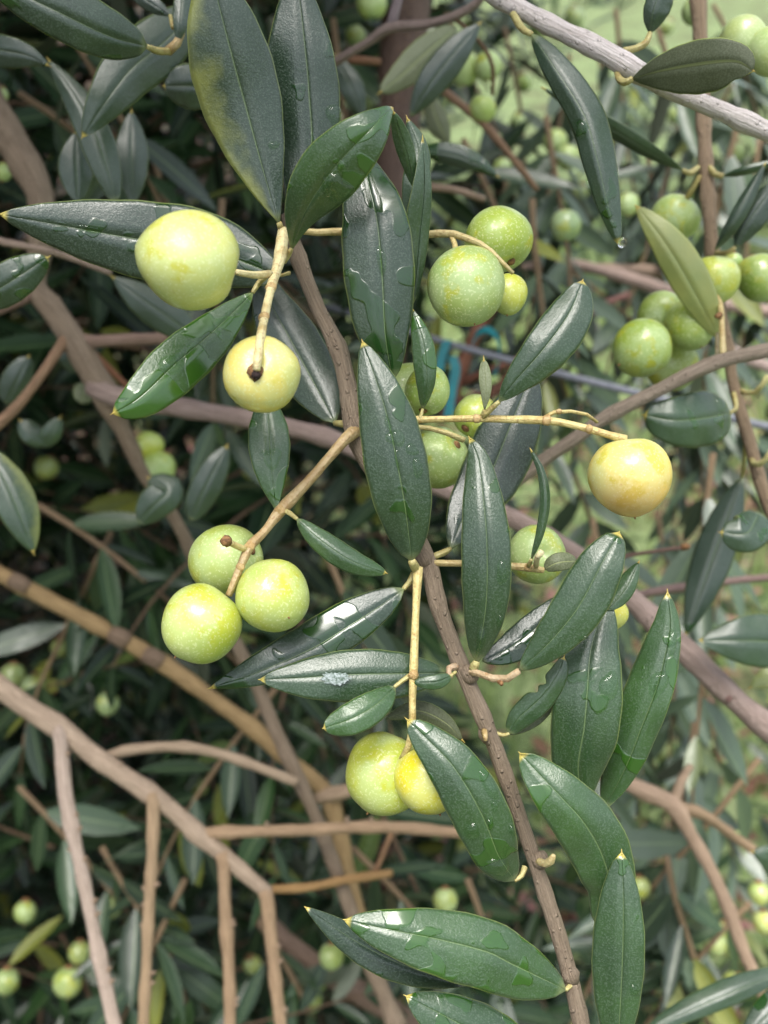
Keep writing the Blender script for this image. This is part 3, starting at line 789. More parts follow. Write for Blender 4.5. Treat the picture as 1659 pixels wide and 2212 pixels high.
olive(1318, 1324, .275, 37, 38, 'sliver of yellow olive peeping out behind three overlapping leaves', (.5, .5, .3), (0.62, 0.56, 0.04))
olive(832, 1671, .262, 88, 89, 'yellow-green olive, left one of the lower pair', (.4, -.85, .2), YG)
olive(925, 1682, .253, 74, 78, 'golden yellow olive half covered by the leaf beside it, lower pair', (-.3, -.9, .1), (0.62, 0.54, 0.02))

# ================================================================== GREY BRANCH ACROSS THE TOP RIGHT
gb = empty('olive_branch', P(1659, 283, .29), 'pale grey bare branch slanting across the top right corner', 'branch')
tube('stem', [(1000, -60, .30), (1106, 10, .295), (1206, 63, .29), (1306, 112, .285), (1356, 143, .284), (1439, 190, .286), (1539, 232, .288), (1659, 285, .29), (1760, 330, .29)],
     [40, 40, 41, 41, 46, 36, 38, 38, 38], gb, None, (0.58, 0.52, 0.49), 16, 0.05, 0.003)
leaf(gb, [(1148, 74, .285), (1200, 150, .279), (1262, 250, .277), (1290, 345, .277), (1312, 440, .279), (1336, 528, .282)], 42, 34, (.7, .5), tone=.28, wet=0.26, peak=.5, q=.6,
     pet=[(1128, 62, .288), (1108, 30, .292)], petw=16, drops=[(.50, .5, .03, .35, .0012), (.74, .96, .03, .1, .0012)], label='dark drooping leaf with a bead of rain at its tip')
bead(gb, 1344, 524, .281, 9, 1.3)
leaf(gb, [(1404, 72, .288), (1412, 20, .284), (1440, -60, .282)], 22, 36, (.4, .4), tone=.3, wet=.1, pet=[(1396, 92, .287), (1375, 104, .287), (1349, 110, .285)], petw=16)
leaf(gb, [(1366, 170, .278), (1430, 152, .270), (1520, 136, .262), (1590, 132, .258), (1628, 153, .257)], 48, 62, (.2, .12), under=True, tone=.06, wet=0, peak=.62, q=.55,
     pet=[(1350, 178, .280), (1336, 168, .283), (1332, 146, .286)], petw=15, label='leaf showing its dull grey-green lower face')
olive(1606, 88, .32, 48, 54, 'pale green olive in the top right corner behind the grey branch', (-.4, -.9, .2), (0.38, 0.46, 0.16))
olive(1662, 112, .315, 46, 54, 'pale green olive cut off by the edge of the picture, top right corner', (-.2, -.9, .2), (0.38, 0.46, 0.16))

# ================================================================== UPRIGHT TWIG ON THE RIGHT
vt = empty('olive_branch', P(1659, 1090, .36), 'thin brown upright twig down the right side, passing behind the grey branch', 'branch')
tube('stem', [(1503, -70, .37), (1508, 0, .37), (1513, 90, .37), (1519, 250, .368), (1526, 367, .365), (1534, 483, .362), (1542, 580, .362), (1558, 680, .362), (1572, 745, .362), (1582, 820, .362), (1599, 886, .362),
              (1619, 953, .362), (1646, 1053, .362), (1680, 1140, .362)], [33, 33, 33, 28, 31, 29, 28, 25, 25, 25, 25, 26, 26, 26], vt, None, (0.25, 0.178, 0.112), 14, 0.05, 0.004)
leaf(vt, [(1476, 368, .355), (1400, 326, .348), (1300, 266, .345), (1172, 190, .348)], 16, 20, (.9, -.3), tone=.5, wet=0, pet=[(1490, 374, .358), (1508, 362, .363)], petw=13)
leaf(vt, [(1562, 380, .358), (1610, 366, .352), (1690, 346, .35)], 8, 12, (.6, .6), tone=.5, wet=0, pet=[(1545, 376, .360), (1533, 362, .363)], petw=14)
leaf(vt, [(1545, 540, .345), (1590, 470, .337), (1652, 355, .335)], 15, 18, (.5, .6), tone=.2, wet=.0)
leaf(vt, [(1588, 535, .345), (1622, 470, .340), (1690, 380, .337)], 26, 34, (.3, .3), tone=.12, wet=.0, pet=[(1570, 546, .348), (1548, 548, .358)], petw=12)
leaf(vt, [(1552, 732, .345), (1500, 632, .337), (1440, 530, .332), (1374, 445, .333)], 36, 46, (.15, .2), tone=.85, wet=0, yellow=.9, pale=.75, peak=.5, q=.7, label='pale yellow-green leaf in front of the olive cluster')
leaf(vt, [(1578, 892, .345), (1530, 902, .335), (1460, 908, .330), (1391, 897, .333)], 62, 60, (.25, .25), tone=.45, wet=.34, peak=.5, q=.45, ripple=.05, pet=[(1590, 880, .352), (1585, 850, .36)], petw=10,
     label='short broad wavy leaf below the slanting branch', drops=[(.15, .5, .07, .25, .0014)])
leaf(vt, [(1602, 1030, .40), (1570, 1120, .40), (1520, 1260, .40), (1480, 1374, .40)], 42, 42, (.3, .3), tone=.16, wet=.05, pet=[(1606, 1008, .39), (1610, 960, .365)], petw=9)
leaf(vt, [(1640, 1108, .345), (1612, 1152, .336), (1558, 1150, .338)], 44, 44, (.2, .3), tone=.38, wet=.3, q=.45, peak=.5)
tube('petiole', [(1596, 842, .362), (1624, 850, .357), (1642, 838, .353), (1659, 812, .35)], [10, 13, 12, 12], vt, M_STALK, (0.42, 0.40, 0.18), 8)
tube('petiole', [(1622, 990, .362), (1632, 1004, .357), (1650, 998, .353), (1668, 970, .35)], [12, 14, 13, 12], vt, M_STALK, (0.42, 0.40, 0.18), 8)
tube('fruit_stalk', [(1512, 380, .364), (1494, 412, .366), (1478, 436, .37)], [13, 13, 12], vt, M_STALK, (0.40, 0.36, 0.12), 8)
GG2 = (0.26, 0.35, 0.07)
olive(1457, 473, .375, 53, 50, 'green olive with a white glint behind the pale yellow leaf tip', (.4, -.9, .2), (0.29, 0.39, 0.10))
olive(1542, 606, .352, 54, 53, 'yellow-green olive hanging in front of the upright twig', (0, -1, .1), (0.36, 0.41, 0.05))
olive(1640, 600, .372, 48, 54, 'green olive at the right edge beside the one on the upright twig', (-.3, -1, .1), GG2)
olive(1584, 567, .376, 20, 20, 'tiny pale olive wedged between the two olives by the upright twig', (0, -1, .1), (0.42, 0.54, 0.2))

# ================================================================== BRANCH SLANTING UP TO THE RIGHT EDGE
db = empty('olive_branch', P(1659, 760, .33), 'grooved grey-brown branch slanting from the long stalk up to the right edge', 'branch')
tube('stem', [(1080, 1075, .345), (1106, 1048, .343), (1172, 995, .340), (1239, 950, .336), (1306, 903, .333), (1406, 851, .330), (1506, 800, .328), (1566, 777, .327), (1659, 756, .325), (1760, 730, .325)],
     [22, 26, 28, 29, 31, 31, 31, 34, 31, 31], db, None, (0.25, 0.198, 0.150), 16, 0.05, 0.003)
tube('fruit_stalk', [(1562, 775, .327), (1560, 720, .330), (1557, 662, .340), (1548, 640, .345)], [16, 13, 12, 11], db, M_STALK, (0.44, 0.36, 0.17), 9)
tube('fruit_stalk', [(1549, 772, .332), (1550, 720, .336)], [9, 9], db, M_STALK, (0.40, 0.34, 0.2), 8)
tube('dry_scar', [(1557, 680, .334), (1548, 683, .332)], [13, 9], db, M_SCAR, (1, 1, 1), 8, 0.2, 0.001)
olive(1428, 681, .362, 51, 53, 'green olive at the back of the right-hand cluster, brown stalk scar facing out', (.2, .2, -1), (0.25, 0.33, 0.06))
olive(1386, 753, .340, 66, 61, 'largest wet green olive of the right-hand cluster', (.7, -.5, .2), (0.26, 0.36, 0.035))
olive(1490, 702, .352, 53, 57, 'green olive of the right-hand cluster partly under the pale yellow leaf', (-.3, -.8, .3), (0.26, 0.34, 0.05))
olive(1452, 790, .372, 57, 54, 'green olive of the right-hand cluster resting behind the slanting branch', (-.1, -1, .2), (0.28, 0.35, 0.07))

for (x, y, d, w, par) in [(1179, 908, .2458, 24, mb), (1272, 927, .2438, 21, mb), (1030, 904, .2498, 22, mb), (893, 1458, .2495, 25, mb), (571, 686, .2288, 26, mb), (586, 622, .2395, 24, mb), (519, 1225, .2428, 20, mb), (1141, 1226, .2565, 22, mb), (606, 1104, .2516, 29, mb), (1206, 889, .2488, 13, mb), (540, 1180, .2458, 26, mb)]:
    t = tube('joint', [(x - 5, y - (0 if y < 1000 and x > 900 else 5), d), (x, y, d - .0002), (x + 5, y + (0 if y < 1000 and x > 900 else 5), d)], [w * .8, w, w * .8], par, M_STALK, (0.46, 0.33, 0.15), 9, 0.12, 0.0012)

# ================================================================== LONG PINKISH BRANCH RUNNING BEHIND EVERYTHING
lb = empty('olive_branch', P(1659, 1572, .40), 'long smooth pinkish-brown branch running from left behind the fruit to the right edge', 'branch')
tube('stem', [(200, 835, .45), (253, 858, .446), (376, 878, .44), (533, 905, .43), (630, 925, .425), (720, 950, .42), (783, 980, .415), (930, 1046, .41), (1090, 1112, .405), (1240, 1195, .40), (1359, 1289, .395),
              (1406, 1334, .394), (1472, 1396, .392), (1539, 1464, .39), (1589, 1512, .39), (1659, 1572, .39), (1740, 1640, .39)],
     [48, 44, 40, 38, 38, 37, 37, 37, 38, 40, 44, 47, 47, 48, 49, 50, 50], lb, None, PINKB, 16, 0.04, 0.005)
tube('twig', [(1350, 1290, .40), (1372, 1286, .42), (1472, 1269, .44), (1580, 1255, .46), (1680, 1245, .48)], [18, 18, 20, 16, 16], lb, None, (0.26, 0.17, 0.15), 9)
tube('twig', [(1300, 1215, .40), (1362, 1199, .395), (1406, 1192, .39), (1482, 1181, .385)], [10, 10, 9, 10], lb, None, (0.24, 0.15, 0.12), 8)
tube('bud', [(1472, 1182, .386), (1484, 1181, .385), (1490, 1181, .385)], [14, 16, 8], lb, M_SCAR, (1, 1, 1), 8, 0.1, 0.001)
leaf(lb, [(1745, 1400, .375), (1659, 1386, .372), (1590, 1384, .370), (1512, 1383, .372)], 58, 60, (.15, .15), tone=.42, wet=.02, peak=.45, label='grey-green leaf reaching in from the right edge')
leaf(lb, [(1720, 1445, .40), (1670, 1460, .40), (1620, 1486, .402)], 20, 24, (.2, .2), tone=.9, wet=0, yellow=.8, pale=.6)
tube('node', [(1580, 1498, .391), (1575, 1508, .386), (1571, 1516, .386)], [16, 17, 10], lb, None, (0.22, 0.13, 0.11), 9)

# ================================================================== THICK BRANCH DOWN THE LEFT
la = empty('olive_branch', P(863, 2212, .50), 'thick reddish-brown branch zigzagging down the left side behind the big yellow olive', 'branch')
RB = (0.20, 0.148, 0.100)
tube('stem', [(-60, 150, .46), (0, 265, .458), (43, 335, .455), (86, 420, .45), (90, 520, .45), (76, 615, .45), (110, 663, .45), (150, 722, .45), (186, 782, .45), (226, 848, .452), (253, 905, .455),
              (283, 965, .46), (313, 1030, .465), (380, 1125, .475), (450, 1270, .49), (520, 1410, .50), (566, 1506, .505), (593, 1572, .505), (630, 1652, .505), (680, 1759, .505), (713, 1846, .505),
              (760, 1972, .505), (806, 2092, .505), (863, 2230, .505)],
     [64, 64, 60, 56, 50, 46, 48, 54, 48, 58, 38, 33, 29, 27, 27, 28, 28, 30, 30, 29, 30, 30, 32, 40], la, None, RB, 14, 0.05, 0.006)
tube('twig', [(150, 722, .448), (130, 750, .445), (100, 795, .44), (66, 842, .437), (33, 882, .435), (-20, 930, .43)], [26, 24, 22, 21, 23, 27], la, None, (0.28, 0.17, 0.10), 10)
tube('twig', [(170, 735, .45), (200, 738, .45), (276, 733, .45), (346, 731, .45), (440, 720, .455)], [38, 28, 25, 25, 24], la, None, (0.30, 0.20, 0.15), 10)
tube('twig', [(90, 618, .45), (60, 636, .448), (33, 651, .445), (-30, 680, .44)], [38, 32, 28, 27], la, None, (0.28, 0.18, 0.14), 10)
tube('twig', [(-30, 505, .40), (0, 521, .40), (66, 534, .40), (140, 552, .405), (240, 590, .41)], [14, 16, 15, 15, 13], la, None, (0.42, 0.31, 0.24), 9)
tube('twig', [(150, 700, .47), (200, 760, .49), (290, 850, .50)], [14, 14, 12], la, None, (0.30, 0.13, 0.07), 8)
leaf(la, [(440, 742, .40), (370, 690, .395), (300, 640, .392), (243, 598, .392)], 40, 38, (.2, .2), tone=.30, wet=.0)
leaf(la, [(-60, 660, .30), (20, 610, .297), (104, 556, .30)], 44, 44, (.2, .2), tone=.30, wet=.5, q=.55, nu=18)
leaf(la, [(-40, 950, .36), (10, 1040, .357), (45, 1120, .357), (72, 1194, .36)], 46, 40, (.2, .2), tone=.42, wet=.2, yellow=.8, peak=.55)
leaf(la, [(300, 1130, .43), (335, 1090, .427), (362, 1060, .428), (320, 1032, .432)], 40, 36, (.2, .2), tone=.35, wet=0, q=.6)
leaf(la, [(412, 1124, .43), (440, 1060, .426), (468, 1005, .426), (490, 964, .428)], 32, 34, (.2, .2), tone=.22, wet=0, q=.55)
leaf(la, [(14, 872, .45), (38, 820, .446), (62, 770, .446)], 32, 30, (.2, .2), tone=.18, wet=0, q=.5, nu=14)
leaf(la, [(100, 960, .47), (70, 935, .467), (44, 908, .468)], 26, 22, (.2, .2), tone=.35, wet=0, q=.55, nu=14)
leaf(la, [(92, 965, .47), (112, 935, .467), (130, 902, .468)], 22, 20, (.2, .2), tone=.55, wet=0, q=.6, nu=14)
leaf(la, [(190, 830, .47), (182, 850, .465), (176, 872, .465)], 24, 24, (.1, .1), under=True, tone=.5, wet=0, q=.45, nu=12, tip=False)
leaf(la, [(180, 800, .48), (150, 770, .475), (160, 735, .475)], 24, 20, (.2, .2), tone=.2, wet=.2, q=.6, nu=12)
olive(322, 962, .52, 32, 30, 'blurred yellow-green olive, upper of two left of the thick branch fork', (.5, .8, .2), (0.40, 0.46, 0.04))
olive(344, 1012, .52, 36, 40, 'blurred pale green olive, lower of two left of the thick branch fork', (0, -1, .2), (0.36, 0.46, 0.12))

# ================================================================== SHOOT IN THE TOP LEFT CORNER
tl = empty('olive_branch', P(383, 90, .30), 'dark leafy shoot with wet leaves in the top left corner', 'branch')
tube('stem', [(362, 112, .300), (380, 96, .298), (392, 70, .300), (398, 20, .306), (404, -60, .31)], [20, 20, 16, 14, 14], tl, M_STALK, (0.40, 0.30, 0.15), 9)
leaf(tl, [(318, 101, .288), (235, 78, .280), (130, 28, .274), (20, -25, .272), (-50, -60, .272)], 54, 62, (.16, .12), tone=.30, wet=.30, peak=.45, q=.6, pet=[(340, 110, .294), (364, 111, .299)], petw=15)
leaf(tl, [(430, 20, .325), (350, 95, .320), (283, 150, .316), (225, 225, .314), (178, 296, .316)], 58, 62, (.2, .2), tone=.30, wet=.04, peak=.42, q=.7)
leaf(tl, [(470, 190, .33), (410, 186, .325), (354, 186, .325)], 48, 46, (.2, .2), tone=.14, wet=0, q=.5, nu=16)
leaf(tl, [(384, 92, .298), (390, 40, .296), (398, -50, .298)], 18, 20, (.4, .3), tone=.2, wet=0, pet=[(376, 102, .299)], petw=15)
leaf(tl, [(368, 34, .304), (330, 10, .303), (270, -30, .304)], 18, 20, (.3, .2), tone=.02, wet=0, pet=[(374, 60, .302)], petw=10)
leaf(tl, [(250, 440, .345), (236, 380, .342), (206, 290, .340), (160, 205, .340), (104, 128, .342)], 38, 34, (.2, .25), tone=.28, wet=.02, peak=.4)
leaf(tl, [(168, 440, .36), (165, 360, .357), (164, 285, .358)], 38, 36, (.2, .2), tone=.24, wet=0)
leaf(tl, [(-60, 92, .33), (0, 108, .325), (60, 120, .325), (104, 141, .327)], 32, 34, (.2, .2), tone=.16, wet=.5)
leaf(tl, [(288, 440, .38), (284, 340, .376), (284, 240, .378)], 36, 36, (.2, .2), tone=.22, wet=.1)

# ================================================================== TOP MIDDLE
lt = empty('tree_trunk', P(850, 380, .62), 'dark brown speckled olive limb standing upright at the top middle', 'tree trunk')
tube('bark', [(885, -160, .62), (878, 0, .62), (868, 150, .62), (858, 280, .62), (850, 420, .62), (842, 600, .63), (835, 800, .65)], [104, 104, 104, 98, 92, 88, 84], lt, None, (0.10, 0.062, 0.045), 24, 0.03, 0.008)
for i in range(70):
    y = random.uniform(-40, 330); t = random.uniform(-.9, .9)
    x = 878 - y * 0.07 + t * 50; d = .62 - math.sqrt(1 - t * t) * 50 * px(.62)
    tube('lenticel', [(x - 1, y, d), (x, y, d - .0009), (x + 1.5, y + .5, d)], [3, 4.5, 3], lt, M_SCAR if i % 4 == 0 else M_STALK, (0.30, 0.20, 0.12), 6, 0, 0.002)

tm = empty('olive_branch', P(1026, 10, .42), 'forked grey twig crossing in front of the dark limb, with two leaves', 'branch')
tube('stem', [(1060, -30, .40), (1026, 10, .405), (983, 34, .41), (920, 53, .415), (843, 60, .42), (800, 88, .425), (750, 118, .43), (700, 150, .44)], [18, 18, 19, 20, 24, 20, 19, 18], tm, None, (0.28, 0.21, 0.18), 10)
tube('twig', [(845, 58, .42), (853, 25, .42), (866, -30, .42)], [22, 22, 22], tm, None, (0.24, 0.19, 0.19), 10)
tube('twig', [(740, 130, .45), (780, 130, .45), (820, 134, .455)], [17, 18, 16], tm, None, (0.26, 0.13, 0.07), 9)
tube('twig', [(983, 40, .41), (1033, 87, .43), (1063, 140, .44), (1064, 205, .45)], [9, 9, 9, 8], tm, None, (0.24, 0.13, 0.08), 8)
leaf(tm, [(985, 60, .41), (920, 115, .405), (866, 165, .402), (820, 200, .402)], 34, 34, (.2, .2), under=True, tone=.45, wet=0, q=.55, label='leaf turned to show its pale lower face')
leaf(tm, [(886, 252, .40), (930, 180, .394), (985, 110, .392), (1037, 50, .394)], 34, 36, (.2, .2), tone=.14, wet=0)
leaf(tm, [(895, 328, .41), (960, 332, .405), (1020, 350, .404), (1076, 382, .406)], 26, 20, (.3, .3), tone=.2, wet=.6)
leaf(tm, [(785, 255, .45), (760, 190, .446), (722, 118, .446)], 26, 26, (.2, .2), tone=.28, wet=0)
leaf(tm, [(970, 312, .47), (945, 262, .467), (925, 200, .467)], 24, 24, (.2, .2), under=True, tone=.3, wet=0)
tube('twig', [(950, 190, .50), (963, 200, .50), (1013, 240, .50), (1053, 277, .50), (1106, 340, .50), (1160, 410, .51)], [16, 17, 18, 17, 15, 14], tm, None, (0.28, 0.17, 0.10), 9)
tube('twig', [(900, 400, .46), (930, 404, .46), (986, 411, .46), (1046, 431, .465)], [16, 17, 17, 15], tm, None, (0.34, 0.24, 0.17), 9)

# blurred olives of the thicket, upper right
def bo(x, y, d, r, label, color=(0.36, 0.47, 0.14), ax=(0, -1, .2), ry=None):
    if x < 1000 and y > 1200: color = tuple(c * .66 for c in color)        # darker colour stands in for shade inside the tree
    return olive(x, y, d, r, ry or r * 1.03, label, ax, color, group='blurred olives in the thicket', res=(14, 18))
bo(1042, 236, .50, 30, 'blurred green olive on the thin brown twig right of the dark limb', (0.36, 0.46, 0.08))
bo(1003, 150, .56, 35, 'blurred pale green olive, left one of a pair right of the dark limb')
bo(1054, 143, .55, 31, 'blurred pale green olive, right one of a pair right of the dark limb')
bo(1222, 488, .52, 33, 'dull grey-green olive alone left of the drooping leaf tip', (0.24, 0.33, 0.15))
bo(1200, 306, .68, 26, 'blurred olive, upper one of two left of the drooping leaf')
bo(1226, 340, .67, 25, 'blurred olive, lower one of two left of the drooping leaf')
bo(803, 8, .58, 34, 'blurred olive at the top edge left of the dark limb', (0.34, 0.46, 0.08))
bo(768, 78, .66, 22, 'small blurred olive by the forked grey twig')
bo(1355, 442, .58, 25, 'blurred olive just right of the drooping leaf tip')
bo(1500, 26, .44, 28, 'dark green olive behind the upright twig at the top edge', (0.20, 0.28, 0.05))
bo(1118, 262, .8, 16, 'very small blurred olive between the limb and the drooping leaf')
bo(1085, 365, .70, 22, 'blurred olive below the thin brown twig')
bo(6, 372, .50, 19, 'blurred olive at the left edge beside the thick branch')
bo(2, 205, .52, 16, 'small blurred olive at the left edge above the thick branch')
bo(790, 222, .64, 16, 'small blurred olive left of the dark limb, above the curled leaf')
bo(1575, 905, .62, 22, 'blurred olive behind the wire at the right edge')

# ================================================================== BLURRED BRANCHES, LOWER LEFT
b1 = empty('olive_branch', P(0, 1240, .56), 'blurred yellowish-brown branch with dark nodes slanting down from the left edge', 'branch')
YB = (0.30, 0.20, 0.09)
tube('stem', [(-70, 1205, .56), (0, 1240, .56), (100, 1293, .56), (233, 1363, .56), (350, 1432, .56), (466, 1514, .56), (553, 1579, .56), (610, 1632, .56), (686, 1692, .56), (713, 1728, .56), (740, 1830, .555), (775, 1970, .55), (800, 2060, .55)],
     [34, 36, 33, 34, 33, 32, 32, 32, 33, 36, 30, 28, 26], b1, None, YB, 12, 0.06, 0.007)
for (x, y) in [(43, 1260), (258, 1376), (332, 1421)]:
    tube('node', [(x - 18, y - 10, .558), (x, y, .5575), (x + 18, y + 10, .558)], [34, 39, 34], b1, None, (0.19, 0.13, 0.085), 12, 0.05, 0.004)
tube('twig', [(690, 1722, .56), (716, 1716, .555), (752, 1708, .55), (820, 1690, .55)], [34, 32, 30, 26], b1, None, TAN, 10)

b2 = empty('olive_branch', P(0, 1483, .47), 'blurred pale tan branch with four long bare twigs hanging down, lower left', 'branch')
T2 = (0.35, 0.26, 0.185)
tube('stem', [(-80, 1425, .47), (0, 1485, .47), (66, 1533, .47), (133, 1575, .47), (200, 1629, .47), (243, 1660, .47), (326, 1716, .472), (383, 1759, .474), (433, 1808, .476), (483, 1846, .478), (553, 1908, .48), (580, 1928, .48)],
     [44, 44, 44, 46, 40, 40, 41, 37, 37, 33, 31, 29], b2, None, T2, 14, 0.04, 0.006)
tube('twig', [(126, 1572, .468), (131, 1600, .465), (136, 1659, .463), (143, 1726, .46), (160, 1809, .457), (186, 1926, .453), (213, 2059, .45), (246, 2212, .446), (262, 2290, .445)], [32, 31, 28, 31, 29, 28, 31, 28, 28], b2, None, (0.42, 0.325, 0.26), 12)
tube('twig', [(328, 1716, .470), (331, 1740, .468), (330, 1826, .466), (323, 1942, .464), (316, 2092, .462), (310, 2212, .46), (306, 2290, .46)], [30, 27, 24, 25, 23, 25, 25], b2, None, (0.36, 0.25, 0.15), 12)
tube('twig', [(478, 1842, .477), (484, 1870, .476), (486, 1959, .475), (496, 2126, .474), (496, 2290, .473)], [30, 27, 25, 25, 25], b2, None, (0.35, 0.235, 0.14), 12)
tube('twig', [(572, 1922, .48), (578, 1950, .479), (586, 2026, .478), (596, 2126, .477), (606, 2212, .476), (612, 2290, .476)], [32, 28, 27, 27, 28, 28], b2, None, (0.35, 0.235, 0.14), 12)
tube('twig', [(428, 1806, .476), (460, 1799, .477), (553, 1796, .478), (680, 1792, .48), (786, 1786, .482), (886, 1789, .484), (1000, 1800, .488)], [30, 26, 25, 25, 25, 25, 22], b2, None, (0.35, 0.235, 0.14), 12)
tube('twig', [(215, 1640, .472), (240, 1632, .475), (283, 1619, .478), (383, 1613, .482), (466, 1626, .486), (553, 1655, .49), (640, 1690, .495)], [26, 23, 22, 22, 22, 21, 20], b2, None, (0.38, 0.28, 0.19), 10)
tube('twig', [(575, 1922, .482), (670, 1916, .49), (753, 1899, .5), (846, 1886, .51)], [18, 18, 18, 17], b2, None, (0.34, 0.20, 0.08), 10)
tube('twig', [(810, 1885, .51), (825, 1850, .51), (845, 1800, .51)], [12, 13, 12], b2, None, (0.30, 0.17, 0.09), 8)

_br = random.Random(9)
for chain in ([(131, 1600, .465), (143, 1726, .46), (160, 1809, .457), (186, 1926, .453), (213, 2059, .45), (246, 2212, .446)], [(330, 1826, .466), (323, 1942, .464), (316, 2092, .462), (310, 2212, .46)],
              [(486, 1959, .475), (496, 2126, .474), (496, 2212, .473)], [(586, 2026, .478), (596, 2126, .477), (606, 2212, .476)], [(66, 1533, .47), (200, 1629, .47), (326, 1716, .472), (433, 1808, .476)],
              [(553, 1796, .478), (680, 1792, .48), (786, 1786, .482), (886, 1789, .484)]):
    for (x0, y0, d0), (x1, y1, d1) in zip(chain, chain[1:]):
        for _ in range(2):
            t = _br.uniform(.1, .9); sd = _br.choice((-1, 1))
            x, y, d = x0 + (x1 - x0) * t, y0 + (y1 - y0) * t, d0 + (d1 - d0) * t
            L = math.hypot(x1 - x0, y1 - y0); nx, ny = -(y1 - y0) / L * sd, (x1 - x0) / L * sd
            k = _br.uniform(15, 22)
            tube('bud', [(x + nx * 8, y + ny * 8, d), (x + nx * 14, y + ny * 14 - 3, d - .001), (x + nx * k, y + ny * k - 7, d - .001)], [12, 10, 4], b2, None, (0.34, 0.24, 0.16), 8, 0.1, 0.002)
b3 = empty('olive_branch', P(886, 2206, .66), 'blurred dark brown branch end crossing the bottom edge', 'branch')
tube('stem', [(560, 1980, .68), (640, 2050, .67), (736, 2118, .66), (820, 2168, .66), (900, 2215, .66), (980, 2270, .66)], [34, 38, 44, 46, 48, 48], b3, None, (0.18, 0.12, 0.085), 12, 0.05, 0.008)

b4 = empty('olive_branch', P(1356, 1692, .50), 'blurred tan forked branch arching down on the lower right', 'branch')
tube('stem', [(1230, 1640, .51), (1356, 1692, .50), (1406, 1716, .50), (1456, 1740, .50), (1489, 1797, .50), (1532, 1872, .50), (1572, 1959, .50), (1606, 2052, .50), (1641, 2130, .50), (1680, 2230, .50)],
     [30, 32, 34, 36, 30, 28, 28, 28, 27, 27], b4, None, (0.36, 0.25, 0.17), 12, 0.05, 0.006)
tube('twig', [(1456, 1738, .50), (1472, 1686, .505), (1492, 1655, .51)], [24, 20, 16], b4, None, (0.34, 0.24, 0.16), 9)
tube('twig', [(1462, 1742, .50), (1522, 1762, .51), (1606, 1822, .53), (1680, 1870, .54)], [26, 22, 20, 18], b4, None, (0.34, 0.23, 0.14), 9)
leaf(b4, [(1720, 2080, .38), (1659, 2112, .375), (1560, 2152, .37), (1420, 2216, .37), (1380, 2250, .37)], 24, 30, (.3, .3), tone=.35, wet=.04, label='long narrow leaf crossing the bottom right corner')
leaf(b4, [(1740, 2120, .36), (1670, 2180, .355), (1600, 2250, .353)], 30, 34, (.2, .2), tone=.15, wet=.5)
leaf(b4, [(1710, 1880, .44), (1660, 1850, .435), (1625, 1840, .435)], 36, 30, (.3, .3), tone=.4, wet=.2, nu=14)

bo(1545, 2040, .66, 24, 'blurred pale olive, lower left of four beside the arching tan branch', (0.40, 0.46, 0.14))
bo(1566, 2014, .67, 22, 'blurred pale olive, top of four beside the arching tan branch', (0.42, 0.48, 0.12))
bo(1582, 2048, .68, 22, 'blurred pale olive, right of four beside the arching tan branch', (0.40, 0.46, 0.14))
bo(1640, 1930, .62, 24, 'blurred olive at the right edge below the arching branch fork', (0.40, 0.46, 0.12))
bo(1650, 1992, .62, 24, 'blurred olive at the right edge, lower of two', (0.44, 0.48, 0.16))
bo(1381, 1918, .60, 24, 'blurred olive touching the right side of the pointed lower leaf', (0.42, 0.47, 0.12))
bo(1600, 1797, .70, 18, 'small blurred olive on the right beside the forked tan branch', (0.40, 0.46, 0.12))
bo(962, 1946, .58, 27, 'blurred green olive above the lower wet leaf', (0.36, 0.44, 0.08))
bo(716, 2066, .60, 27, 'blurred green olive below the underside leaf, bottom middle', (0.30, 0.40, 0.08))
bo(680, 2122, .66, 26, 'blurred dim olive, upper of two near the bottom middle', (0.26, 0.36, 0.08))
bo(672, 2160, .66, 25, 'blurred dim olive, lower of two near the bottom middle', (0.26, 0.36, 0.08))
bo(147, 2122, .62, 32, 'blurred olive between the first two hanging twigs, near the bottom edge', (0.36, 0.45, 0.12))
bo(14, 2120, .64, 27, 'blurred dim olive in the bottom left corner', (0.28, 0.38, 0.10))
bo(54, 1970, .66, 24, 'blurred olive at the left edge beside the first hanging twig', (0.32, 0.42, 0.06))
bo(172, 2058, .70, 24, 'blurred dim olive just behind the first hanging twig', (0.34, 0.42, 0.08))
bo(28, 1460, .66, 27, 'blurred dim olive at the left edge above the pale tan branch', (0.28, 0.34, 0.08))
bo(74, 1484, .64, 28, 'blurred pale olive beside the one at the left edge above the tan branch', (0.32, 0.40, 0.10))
bo(232, 1520, .64, 25, 'blurred pale green olive above the bend of the pale tan branch', (0.34, 0.46, 0.16))

